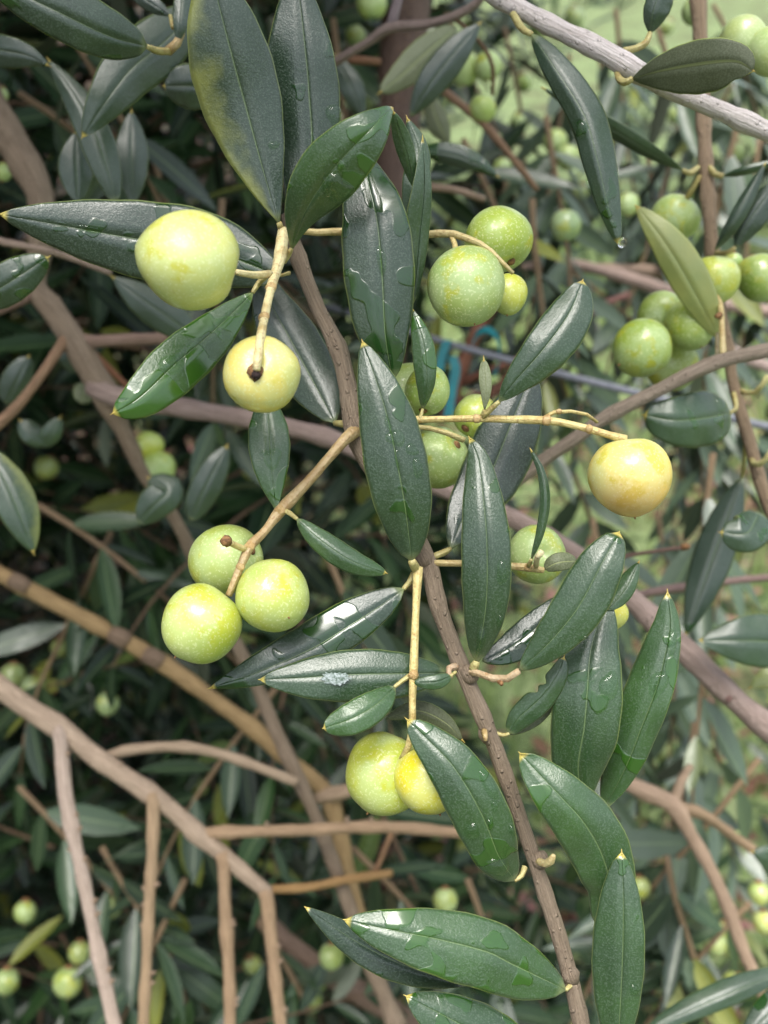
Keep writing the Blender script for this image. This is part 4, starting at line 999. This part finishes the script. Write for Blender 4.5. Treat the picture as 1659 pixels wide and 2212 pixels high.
# ================================================================== WIRE AND TEAL TIE
M_WIRE = mat_plain('galvanised_wire', (0.17, 0.18, 0.21), (0.24, 0.25, 0.28), 400, 0.4, 0.5, 0.1)
wr = tube('trellis_wire', [(700, 660, .66), (1006, 753, .60), (1073, 771, .59), (1179, 800, .575), (1272, 824, .56), (1382, 851, .55), (1579, 903, .53), (1659, 922, .52), (1800, 955, .51)], [14, 15, 15, 16, 17, 17, 18, 18, 18],
          None, M_WIRE, (1, 1, 1), 10, 0.0, 0.01)
tag(wr, 'smooth blue-grey trellis wire running behind the right-hand olives', 'wire')
M_TEAL = mat_plain('teal_plastic', (0.003, 0.13, 0.15), (0.005, 0.18, 0.20), 200, 0.35, 0.5, 0.1)
def ribbon(name, pts, width, parent, axis=Vector((0.15, 1.0, 0.25))):
    c = catmull(np.array([P(*p) for p in pts]), 40)
    a = np.array(axis.normalized()) * width / 2
    tan = np.gradient(c, axis=0); tan /= np.linalg.norm(tan, axis=1)[:, None]
    nrm = np.cross(tan, a); nrm /= np.linalg.norm(nrm, axis=1)[:, None]
    th = nrm * 0.0003
    v = np.stack([c - a + th, c + a + th, c + a - th, c - a - th], 1).reshape(-1, 3)
    f = []
    for i in range(len(c) - 1):
        for k in range(4):
            f.append((i * 4 + k, i * 4 + (k + 1) % 4, (i + 1) * 4 + (k + 1) % 4, (i + 1) * 4 + k))
    f += [(3, 2, 1, 0), tuple(len(c) * 4 - 4 + k for k in range(4))]
    return mesh_obj(name, v, f, M_TEAL, c[0], parent, None, False)
rb = empty('plant_tie', P(1000, 800, .60), 'teal plastic tie looped round a brown twig behind the middle olives', 'plant tie')
ribbon('loop', [(1020, 745, .60), (1030, 722, .60), (1052, 712, .60), (1072, 726, .60), (1080, 755, .60), (1074, 795, .60), (1064, 808, .60)], .0065, rb)
ribbon('band', [(966, 735, .60), (957, 760, .60), (950, 790, .60), (944, 815, .60)], .006, rb, Vector((1, .3, 0)))
ribbon('loose_end', [(978, 770, .60), (984, 800, .60), (975, 850, .60), (968, 900, .60)], .006, rb, Vector((1, .2, 0)))

bt = empty('olive_branch', P(1010, 850, .63), 'blurred rusty brown twigs with the teal tie around them', 'branch')
tube('stem', [(960, 900, .63), (985, 830, .63), (1010, 760, .63), (1040, 700, .63), (1080, 640, .64)], [26, 28, 30, 28, 24], bt, None, (0.20, 0.085, 0.05), 10)
tube('twig', [(985, 830, .63), (1060, 800, .62), (1130, 770, .62), (1200, 720, .62)], [16, 16, 14, 12], bt, None, (0.20, 0.08, 0.05), 9)
tube('twig', [(985, 870, .63), (1060, 850, .62), (1110, 800, .61)], [22, 22, 18], bt, None, (0.22, 0.10, 0.07), 9)
br = empty('olive_branch', P(1419, 633, .66), 'blurred pinkish-tan branches crossing behind the right-hand olive cluster', 'branch')
tube('stem', [(1050, 600, .72), (1116, 583, .71), (1200, 574, .70), (1272, 578, .69), (1372, 606, .68), (1480, 640, .67), (1600, 665, .66), (1720, 680, .65)], [24, 24, 24, 26, 28, 30, 28, 28], br, None, (0.40, 0.29, 0.24), 10, 0.05, 0.008)
tube('twig', [(1290, 582, .70), (1356, 582, .70), (1450, 590, .70), (1560, 600, .70), (1700, 590, .70)], [24, 24, 26, 24, 22], br, None, (0.38, 0.27, 0.20), 10, 0.05, 0.008)
tube('twig', [(1250, 690, .68), (1300, 660, .68), (1360, 636, .68)], [16, 16, 16], br, None, (0.26, 0.13, 0.11), 9)
tube('twig', [(1560, 740, .66), (1600, 770, .66), (1680, 800, .66)], [26, 26, 26], br, None, (0.42, 0.32, 0.28), 9)

UR, LL, LR = (0.30, 0.40, 0.13), (0.30, 0.36, 0.07), (0.36, 0.41, 0.12)
for (x, y, d, colr, lab) in [
  (1165, 60, .9, UR, 'faint olive just left of the top of the drooping dark leaf'),
  (1240, 40, .95, UR, 'faint olive above the grey branch near its upper end'),
  (1130, 180, .9, UR, 'faint olive right of the pair beside the dark limb'),
  (1250, 420, .8, UR, 'faint olive above the lone grey-green olive'),
  (1440, 60, 1.0, UR, 'faint olive beside the small leaf hanging at the top edge'),
  (1590, 330, .8, UR, 'faint olive right of the upright twig, above its thin side leaf'),
  (1620, 450, .75, UR, 'faint olive between the two narrow leaves and the right edge'),
  (1370, 545, .75, UR, 'faint olive below the pale yellow leaf tip'),
  (1130, 520, .8, UR, 'faint olive just right of the upper middle trio'),
  (1330, 300, 1.0, UR, 'faint olive against the grass right of the drooping leaf'),
  (1460, 250, 1.1, UR, 'faint olive under the grey branch near the upright twig'),
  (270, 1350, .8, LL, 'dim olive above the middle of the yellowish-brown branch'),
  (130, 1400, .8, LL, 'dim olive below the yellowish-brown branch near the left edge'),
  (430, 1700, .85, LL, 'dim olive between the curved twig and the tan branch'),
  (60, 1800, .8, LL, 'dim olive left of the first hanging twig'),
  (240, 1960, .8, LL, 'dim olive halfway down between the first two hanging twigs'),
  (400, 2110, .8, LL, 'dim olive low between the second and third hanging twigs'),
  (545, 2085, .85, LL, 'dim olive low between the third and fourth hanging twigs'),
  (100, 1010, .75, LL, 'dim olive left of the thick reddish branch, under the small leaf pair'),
  (1430, 1620, .8, LR, 'faint olive between the two right-hand leaves and the pinkish branch'),
  (1560, 1660, .85, LR, 'faint olive above the fork of the arching tan branch'),
  (1500, 1890, .75, LR, 'faint olive just left of the arching tan branch'),
  (1440, 2020, .75, LR, 'faint olive between the pointed lower leaf and the arching branch'),
  (1585, 2130, .75, LR, 'faint olive above the long leaf in the bottom right corner')]:
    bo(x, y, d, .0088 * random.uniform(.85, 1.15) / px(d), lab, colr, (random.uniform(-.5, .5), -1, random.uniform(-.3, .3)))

# ================================================================== GROUND
def mat_ground():
    s = NT('grass_and_litter')
    v = s.coords(False)
    n1 = s.noise(v, 1.3, 4, 0.6); n2 = s.noise(v, 9, 4, 0.6); n3 = s.noise(v, 60, 3, 0.6)
    grass = s.mix(s.step(n3, 0.3, 0.7), (0.08, 0.12, 0.045), (0.21, 0.26, 0.12))
    soil = s.mix(s.step(n3, 0.3, 0.7), (0.03, 0.018, 0.013), (0.08, 0.048, 0.034))  # bare soil, its browns lowered to carry shade under the tree
    sp = s.n('ShaderNodeSeparateXYZ'); s.t.links.new(v, sp.inputs[0])
    bare = s.math('ADD', s.math('MULTIPLY', sp.outputs[0], -0.55), s.math('ADD', s.math('MULTIPLY', n2, 0.9), -0.45))   # trodden soil under the tree
    c = s.mix(s.step(bare, 0.0, 0.35), grass, soil)
    c = s.mix(s.math('MULTIPLY', s.step(n1, 0.5, 0.62), 0.7), c, soil)
    c = s.mix(s.math('MULTIPLY', s.step(s.noise(v, 3.5, 3), 0.5, 0.6), 0.5), c, (0.05, 0.075, 0.03))
    b = s.bump(s.math('ADD', n3, n2), 0.8, 0.02)
    s.bsdf(Base_Color=c, Roughness=0.9, Normal=b, Specular_IOR_Level=0.2)
    return s.m
G = 48
gv, gf = [], []
ex = np.concatenate([-np.geomspace(60, 0.3, G // 2), np.geomspace(0.3, 60, G // 2)])
for yy in ex:
    for xx in ex:
        gv.append((xx, yy, 0.03 * mnoise.noise(Vector((xx * .8, yy * .8, 2)))))
for i in range(G - 1):
    for j in range(G - 1):
        gf.append((i * G + j, i * G + j + 1, (i + 1) * G + j + 1, (i + 1) * G + j))
tag(mesh_obj('ground', gv, gf, mat_ground(), (0, 0, 0)), 'grassy orchard floor with bare soil under the tree', 'ground', kind='structure')

def mat_grass():
    s = NT('grass_blade')
    r = s.n('ShaderNodeNewGeometry').outputs['Random Per Island']
    c = s.mix(r, (0.14, 0.235, 0.06), (0.36, 0.46, 0.17))
    c = s.mix(s.step(r, 0.93, 0.95), c, (0.34, 0.28, 0.12))
    b = s.bsdf(Base_Color=c, Roughness=0.4, Specular_IOR_Level=0.5)
    tr = s.n('ShaderNodeBsdfTranslucent'); s.set(tr.inputs['Color'], c)          # light passes through thin blades
    mx = s.n('ShaderNodeMixShader'); s.set(mx.inputs[0], 0.45)
    s.t.links.new(b.outputs[0], mx.inputs[1]); s.t.links.new(tr.outputs[0], mx.inputs[2]); s.t.links.new(mx.outputs[0], s.out.inputs['Surface'])
    return s.m
def scatter_grass(n=42000):
    x = rng.uniform(-1.2, 4.2, n); y = rng.uniform(0.5, 7.0, n)
    clump = np.sin(x * 7 + 3 * np.sin(y * 5)) * np.sin(y * 6.3 + 2 * np.sin(x * 4.1))
    keep = (rng.uniform(-.9, 1, n) < clump + 0.3) & (x > -0.2 + 0.5 * rng.normal(size=n) - 0.12 * (y - 2))
    x, y = x[keep], y[keep]; n = len(x)
    h = rng.uniform(.05, .15, n); a = rng.uniform(0, 6.283, n); w = rng.uniform(.002, .0045, n)
    lean = rng.uniform(.2, .9, n) * h
    dx, dy = np.cos(a), np.sin(a)
    z0 = np.zeros(n) - .01
    V = np.zeros((n, 5, 3))
    V[:, 0] = np.stack([x - dy * w, y + dx * w, z0], 1); V[:, 1] = np.stack([x + dy * w, y - dx * w, z0], 1)
    mx, my = x + dx * lean * .35, y + dy * lean * .35
    V[:, 2] = np.stack([mx + dy * w * .8, my - dx * w * .8, h * .6], 1); V[:, 3] = np.stack([mx - dy * w * .8, my + dx * w * .8, h * .6], 1)
    V[:, 4] = np.stack([x + dx * lean, y + dy * lean, h * .95], 1)
    idx = np.arange(n)[:, None] * 5
    f = (idx + np.array([0, 1, 2, 3])).tolist() + (idx + np.array([3, 2, 4])).tolist()
    return V.reshape(-1, 3), f
gvv, gff = scatter_grass()
tag(mesh_obj('grass', gvv, gff, mat_grass(), (0, 0, 0), smooth=False), 'bright green grass seen out of focus beyond the branches', 'grass', kind='stuff')

# ------------------------------------------------------------------ leaf template for the thicket
def leaf_template(fold=0.25, bend=0.15, ns=5):
    """blade along +Y, unit length, unit half width in X, thin sheet with a fold along the midrib"""
    v, uv = [], []
    for i in range(ns + 1):
        s = i / ns
        p = max(0.03, math.sin(math.pi * s ** 0.9) ** 0.75) if 0 < s < 1 else 0.03
        for t in (-1, 0, 1):
            v.append((t * p, s, abs(t) * p * fold - bend * s * s)); uv.append((s, 0.5 + 0.5 * t))
    f = []
    for i in range(ns):
        for j in range(2):
            a = i * 3 + j
            f.append((a, a + 1, a + 4, a + 3))
    return np.array(v), f, np.array(uv)

def frame(d, n):
    d = d / (np.linalg.norm(d) + 1e-12)
    x = np.cross(d, n); x /= np.linalg.norm(x) + 1e-12
    return x, d, np.cross(x, d)

def sprig(lr, p, d, length, size, droop=0.5, pitch=0.020):
    """twig points and leaf frames (origin, X, Y, Z axes scaled) of a leafy olive shoot"""
    n = max(4, int(length / pitch))
    pos, dirs = [np.array(p, float)], []
    d = np.array(d, float) / np.linalg.norm(d)
    for i in range(n):
        d = d + np.array([0, 0, -droop / n]) + lr.normal(size=3) * 0.05
        d /= np.linalg.norm(d)
        dirs.append(d.copy()); pos.append(pos[-1] + d * length / n)
    dirs.append(d)
    leaves = []
    for i in range(1, n + 1):
        dd = dirs[i]
        a = np.cross(dd, [0, 0, 1.0]); a /= np.linalg.norm(a) + 1e-9
        b = np.cross(dd, a)
        th = (i % 2) * math.pi / 2 + lr.normal() * .35
        side = a * math.cos(th) + b * math.sin(th)
        for sgn in (1, -1):
            if lr.uniform() < .10: continue
            spread = lr.uniform(.5, 1.15)
            ld = dd * math.cos(spread) + side * sgn * math.sin(spread) + np.array([0, 0, -.12])
            up = np.array([0, -0.35, 1.0]) + lr.normal(size=3) * .45           # blades turn their upper face to the light
            x, y, z = frame(ld, up)
            L = size * lr.uniform(.7, 1.2) * (1 - .35 * (i / n) ** 3)
            W = L * lr.uniform(.10, .15)
            leaves.append((pos[i], x * W, y * L, z * W))
    return pos, leaves

TPL = [leaf_template(.35, .3), leaf_template(.1, .9), leaf_template(.6, -.5)]
def merge_leaves(name, leaves, mat, at, **kw):
    A = np.array([np.concatenate(q) for q in leaves])
    V, F, U = [], [], []
    off = 0
    for k, (tv, tf, tu) in enumerate(TPL):
        B = A[k::3]; n, m = len(B), len(tv)
        vv = B[:, None, 0:3] + tv[None, :, 0:1] * B[:, None, 3:6] + tv[None, :, 1:2] * B[:, None, 6:9] + tv[None, :, 2:3] * B[:, None, 9:12]
        V.append(vv.reshape(-1, 3))
        F += (off + np.arange(n)[:, None, None] * m + np.array(tf)[None]).reshape(-1, 4).tolist()
        U.append(np.tile(tu, (n, 1))); off += n * m
    return mesh_obj(name, np.vstack(V), F, mat, at, None, np.vstack(U), True)
def merge_twigs(name, twigs, mat, at, r=.0014):
    V, F, U = [], [], []
    off = 0
    for pos in twigs:
        c = np.array(pos); k = len(c)
        t = np.gradient(c, axis=0); t /= np.linalg.norm(t, axis=1)[:, None]
        a = np.cross(t, [0.3, 0.5, 0.81]); a /= np.linalg.norm(a, axis=1)[:, None] + 1e-9
        b = np.cross(t, a)
        rr = np.linspace(r * 1.3, r * .5, k)[:, None]
        ring = np.stack([c + rr * (a * math.cos(q) + b * math.sin(q)) for q in (0, 1.2566, 2.5133, 3.7699, 5.0265)], 1)
        V.append(ring.reshape(-1, 3)); U.append(np.stack([np.tile(np.arange(5) / 5, k), np.repeat(np.arange(k) * .02, 5)], 1))
        i = (off + np.arange(k - 1)[:, None] * 5)
        j = np.arange(5)[None]; j2 = (j + 1) % 5
        F += np.stack([i + j, i + j2, i + 5 + j2, i + 5 + j], 2).reshape(-1, 4).tolist()
        off += 5 * k
    ob = mesh_obj(name, np.vstack(V), F, mat, at, None, np.vstack(U))
    ob.color = (0.16, 0.10, 0.06, 1)  # bark colour lowered to carry the shade among the leaves
    return ob

# ------------------------------------------------------------------ the thicket: countless leaves behind
def crowds(q):                         # would grow through the branches in focus
    d = q - np.array(CAM)
    z = d @ np.array(CF)
    near = (z > .02) & (z < .56) & (np.abs(d @ np.array(CR)) < z * .45 + .03) & (np.abs(d @ np.array(CU)) < z * .57 + .03)
    return bool(near.any())
def thicket(n, lo, hi, keepf, seed, size=(.05, .07), length=(.16, .32), pitch=.02):
    lr = np.random.default_rng(seed)
    L, T = [], []
    k = 0
    while k < n:
        p = lr.uniform(lo, hi)
        if not keepf(p, lr): continue
        k += 1
        az = lr.uniform(0, 6.283)
        d = np.array([math.cos(az) * .8, math.sin(az) * .6 - .25, lr.uniform(-.2, .9)])
        pos, lv = sprig(lr, p, d, lr.uniform(*length), lr.uniform(*size), lr.uniform(.3, 1.3), pitch)
        if crowds(np.array(pos)): continue
        lv = [q for q in lv if not crowds(np.array([q[0], q[0] + q[2] * .5, q[0] + q[2]]))]
        T.append(pos); L += lv
    return T, L
CAMv, CFv = np.array(CAM), np.array(CF)
def clear(p, m):                       # keep shoots out of the space between the lens and the branches in focus
    return (p - CAMv) @ CFv > m
def left_tree(p, lr):
    if not clear(p, .57): return False
    if p[0] > .02 and p[2] > .35: return False
    q = (p - np.array([-.85, 1.25, 1.1])) / np.array([1.15, 1.0, 1.5])
    return np.linalg.norm(q) < 1
def right_tree(p, lr):
    if not clear(p, .62): return False
    if p[1] > .95 and p[2] > .45: return False
    q = (p - np.array([.75, 1.25, .55])) / np.array([.85, .8, .60])
    r = np.linalg.norm(q)
    return r < 1 and lr.uniform() < .4 + .5 * r
T1, L1 = thicket(1500, (-2.0, .2, .05), (.35, 2.3, 2.6), left_tree, 21)
def skirt(p, lr):                       # low outer shoots of the tree, under the fruit
    return clear(p, .60) and (p[0] < .10 or (p[2] < .62 and p[0] < .55))
def shade_overhang(p, lr):                    # unseen crown above the frame, added to block sky and darken the background
    return p[2] > 1.66
T9, L9 = thicket(190, (-.62, .50, .85), (-.03, 1.05, 1.5), lambda p, lr: clear(p, .60), 29)
T3, L3 = thicket(330, (-.95, .12, .1), (.7, .95, 1.0), skirt, 23)
T4, L4 = thicket(760, (-1.7, .38, 1.70), (.0, 1.9, 2.7), shade_overhang, 24, (.10, .14), (.3, .5), .04)
def row(p, lr):                         # unseen rows behind and at left, added to block low sky; also the far row
    return p[2] < 3.1 + .5 * math.sin(p[0] * 1.7) and (p[1] < -3.5 or p[0] < -2.0 or p[1] > 4)
T5, L5 = thicket(420, (-7, -5.6, .2), (7, -3.5, 3.6), row, 25, (.13, .2), (.5, .9), .06)
T8, L8 = thicket(420, (-3, 5.0, .2), (7, 7.5, 3.2), row, 28, (.13, .2), (.5, .9), .06)
T6, L6 = thicket(260, (-3.6, -1.6, .2), (-2.0, 3.2, 3.4), row, 26, (.13, .2), (.5, .9), .06)
T2_, L2 = thicket(26, (-.1, .3, .1), (1.7, 2.3, 1.15), right_tree, 22)
fo = merge_leaves('foliage', L1 + L2 + L3 + L4 + L5 + L6 + L8 + L9, M_FAR, (0, 1.2, 1.0))  # includes the unseen crown and rows added to block sky
tag(fo, 'dense blurred olive foliage filling the shade behind the branches, plus unseen foliage added to block sky', 'foliage', kind='stuff')
tw = merge_twigs('undergrowth', T1 + T2_ + T3 + T4 + T5 + T6 + T8 + T9, M_BARK, (0, 1.2, 1.0))
tag(tw, 'countless thin twigs inside the blurred foliage', 'twigs', kind='stuff')

# fallen leaves on the soil
def mat_litter():
    s = NT('fallen_leaf')
    r = s.n('ShaderNodeNewGeometry').outputs['Random Per Island']
    c = s.mix(r, (0.06, 0.022, 0.016), (0.13, 0.075, 0.04))  # leaf browns lowered, with shade from the crown put into them
    c = s.mix(s.step(r, .8, .84), c, (0.22, 0.10, 0.095))
    s.bsdf(Base_Color=c, Roughness=0.7, Specular_IOR_Level=0.3)
    return s.m
lit = []
lr = np.random.default_rng(5)
for i in range(2600):
    p = np.array([lr.uniform(-1.6, 1.6), lr.uniform(.3, 3.4), lr.uniform(.02, .05)])
    a = lr.uniform(0, 6.283)
    x, y, z = frame(np.array([math.cos(a), math.sin(a), lr.normal() * .2]), np.array([lr.normal() * .4, lr.normal() * .4, 1.0]))
    Ln = lr.uniform(.04, .09)
    lit.append((p, x * Ln * .16, y * Ln, z * Ln * .16))
tag(merge_leaves('leaf_litter', lit, mat_litter(), (0, 1.5, 0)), 'reddish-brown fallen leaves lying in the shade below', 'leaf litter', kind='stuff')

# ------------------------------------------------------------------ leafy shoots that can be told apart behind the fruit
far_meshes, far_sky_lit = [], []
for tv, tf, tu in TPL:
    tv2 = tv * np.array([.0075, .056, .0075])
    me = bpy.data.meshes.new('leaf')
    me.from_pydata(tv2.tolist(), [], tf); me.materials.append(M_FARO)
    lay = me.uv_layers.new(name='UVMap'); li = np.empty(len(me.loops), dtype=np.int32); me.loops.foreach_get('vertex_index', li)
    lay.data.foreach_set('uv', tu.astype(np.float32)[li].ravel())
    me.polygons.foreach_set('use_smooth', [True] * len(me.polygons))
    far_meshes.append(me)
    mp = me.copy(); mp.materials.clear(); mp.materials.append(M_FARP); far_sky_lit.append(mp)
def shoot(x, y, d, dirn, length, label, size=.056, droop=.6, seed=0):
    bank = far_sky_lit if x > 1000 and y < 1700 else far_meshes  # paler copies painted as sky-lit on the open right side
    lr = np.random.default_rng(seed + int(x) + int(y))
    p = np.array(P(x, y, d))
    dv = np.array(CR * dirn[0] - CU * dirn[1] + CF * dirn[2])
    pos, lv = sprig(lr, p, dv, length, size, droop, .021)
    e = empty('olive_shoot', P(x, y, d), label, 'shoot', 'blurred leafy shoots behind the fruit')
    v, f, uv = tube_data([Vector(q) for q in pos], list(np.linspace(.0019, .0008, len(pos))), 7, .012, .03)
    o = mesh_obj('twig', v, f, M_BARK, e.location, e, uv); o.color = (0.28, 0.19, 0.11, 1)
    for i, (q, X, Y, Z) in enumerate(lv):
        o = bpy.data.objects.new('leaf', bank[i % 3])
        col.objects.link(o); o.parent = e
        sx, sy = np.linalg.norm(X) / .0075, np.linalg.norm(Y) / .056
        m = Matrix(((X[0] / .0075, Y[0] / .056, Z[0] / .0075, 0), (X[1] / .0075, Y[1] / .056, Z[1] / .0075, 0), (X[2] / .0075, Y[2] / .056, Z[2] / .0075, 0), (0, 0, 0, 1)))
        m.translation = Vector(q) - ABS[e.name]
        o.matrix_local = m
SH = [
 (1180, 250, .62, (.2, 1, .1), .22, 'blurred shoot of grey-green leaves just left of the drooping dark leaf'),
 (1420, 60, .66, (.3, 1, .2), .26, 'blurred shoot between the drooping dark leaf and the upright twig'),
 (1600, 250, .60, (-.2, 1, .1), .24, 'blurred shoot right of the upright twig below the grey branch'),
 (1400, 330, .72, (.1, 1, .1), .26, 'blurred shoot hanging between the dark drooping leaf and the edge-on leaf'),
 (1150, 430, .60, (.1, 1, .2), .18, 'blurred shoot around the lone grey-green olive'),
 (1560, 420, .80, (-.3, 1, 0), .30, 'pale blurred shoot behind the two narrow leaves on the right edge'),
 (960, 20, .75, (.4, 1, .1), .26, 'pale blurred shoot at the top edge right of the dark limb'),
 (720, 40, .62, (.1, 1, .1), .2, 'blurred shoot between the big upright leaves and the dark limb'),
 (120, 30, .50, (.6, .9, .2), .22, 'blurred shoot behind the wet leaf in the top left corner'),
 (40, 200, .56, (.9, .5, .1), .24, 'blurred shoot crossing above the thick left branch'),
 (330, 330, .55, (.2, .9, .1), .16, 'blurred shoot behind the gap above the large left leaf'),
 (480, 430, .52, (-.1, 1, .1), .12, 'blurred shoot just above the largest yellow olive'),
 (80, 1090, .58, (.8, .5, .1), .2, 'dark blurred shoot left of the cluster of three olives'),
 (240, 1150, .60, (-.5, .8, .1), .2, 'dark blurred shoot above the yellowish-brown branch'),
 (40, 1700, .62, (.7, .7, .1), .22, 'dark blurred shoot below the pale tan branch at the left edge'),
 (220, 1830, .60, (.5, .9, .1), .2, 'dark blurred shoot between the first two hanging twigs'),
 (400, 1900, .60, (-.4, .8, .1), .2, 'dark blurred shoot between the second and third hanging twigs'),
 (600, 1480, .58, (-.6, .8, .1), .2, 'dark blurred shoot below the shiny wet leaf'),
 (760, 1830, .58, (.7, .7, .1), .18, 'blurred shoot below the lower pair of olives'),
 (560, 1990, .62, (.5, .9, .1), .2, 'dark blurred shoot beside the fourth hanging twig'),
 (1500, 1560, .60, (-.1, 1, .1), .24, 'blurred shoot under the long pinkish branch on the right'),
 (1640, 1640, .58, (-.6, .9, .1), .24, 'blurred shoot at the right edge above the forked tan branch'),
 (1440, 1850, .56, (.3, 1, .1), .22, 'blurred shoot right of the pointed lower leaf'),
 (1620, 1950, .60, (-.6, .8, .1), .22, 'blurred shoot around the olives at the right edge'),
 (1540, 980, .52, (-.1, 1, .1), .2, 'blurred shoot behind the twig below the trellis wire'),
 (1280, 1120, .60, (.2, 1, .1), .18, 'blurred shoot below the orange-blushed olive'),
 (700, 1180, .50, (.5, .9, .1), .12, 'dark blurred shoot between the cluster of three and the centre leaf'),
 (1010, 1900, .56, (.4, .9, .1), .16, 'blurred shoot between the main stem and the lower wet leaf'),
 (1290, 90, .85, (.1, 1, .2), .3, 'pale blurred shoot hanging under the upper end of the grey branch'),
 (1520, 150, .95, (-.2, 1, .2), .32, 'pale blurred shoot crossing behind the upright twig under the grey branch'),
 (1090, 60, .8, (.2, 1, .2), .3, 'pale blurred shoot right of the forked grey twig'),
 (1340, 420, .8, (.3, .9, .1), .26, 'blurred shoot behind the tip of the pale yellow leaf'),
 (1640, 60, .9, (-.4, 1, .2), .3, 'pale blurred shoot behind the olives in the top right corner'),
 (1450, 500, .95, (.5, .6, .1), .3, 'blurred shoot behind the olive with the white glint'),
 (1200, 560, .72, (.8, .5, .1), .24, 'blurred shoot right of the upper middle trio of olives'),
 (1230, 1000, .70, (.4, 1, .1), .24, 'blurred shoot left of the orange-blushed olive'),
 (1420, 1100, .75, (.2, 1, .1), .26, 'blurred shoot right of the orange-blushed olive'),
 (1560, 1250, .80, (-.2, 1, .1), .26, 'blurred shoot above the leaf reaching in from the right edge'),
 (1000, 300, .62, (.5, .8, .1), .2, 'silvery blurred shoot between the curled leaf and the green olive on the brown twig'),
 (1100, 330, .75, (-.1, 1, .1), .26, 'silvery blurred shoot above the upper middle trio of olives'),
 (1230, 120, .7, (-.2, 1, .1), .24, 'silvery blurred shoot close left of the drooping leaf, under the grey branch'),
 (1480, 230, .70, (-.3, 1, .1), .22, 'silvery blurred shoot left of the upright twig under the grey branch'),
 (1640, 300, .72, (-.1, 1, .1), .26, 'silvery blurred shoot at the right edge under the grey branch'),
 (1330, 20, .75, (.2, 1, .1), .2, 'silvery blurred shoot above the middle of the grey branch'),
 (1540, 10, .75, (.5, .6, .1), .2, 'silvery blurred shoot at the top edge right of the upright twig'),
 (1300, 640, .75, (.6, .6, .1), .22, 'silvery blurred shoot between the broad middle leaf and the right-hand cluster'),
 (1620, 1080, .7, (-.5, 1, .1), .24, 'silvery blurred shoot beside the lower end of the upright twig'),
 (1500, 1420, .75, (.3, 1, .1), .24, 'silvery blurred shoot under the leaf reaching in from the right edge'),
]
for i, a in enumerate(SH):
    shoot(*a, seed=i)
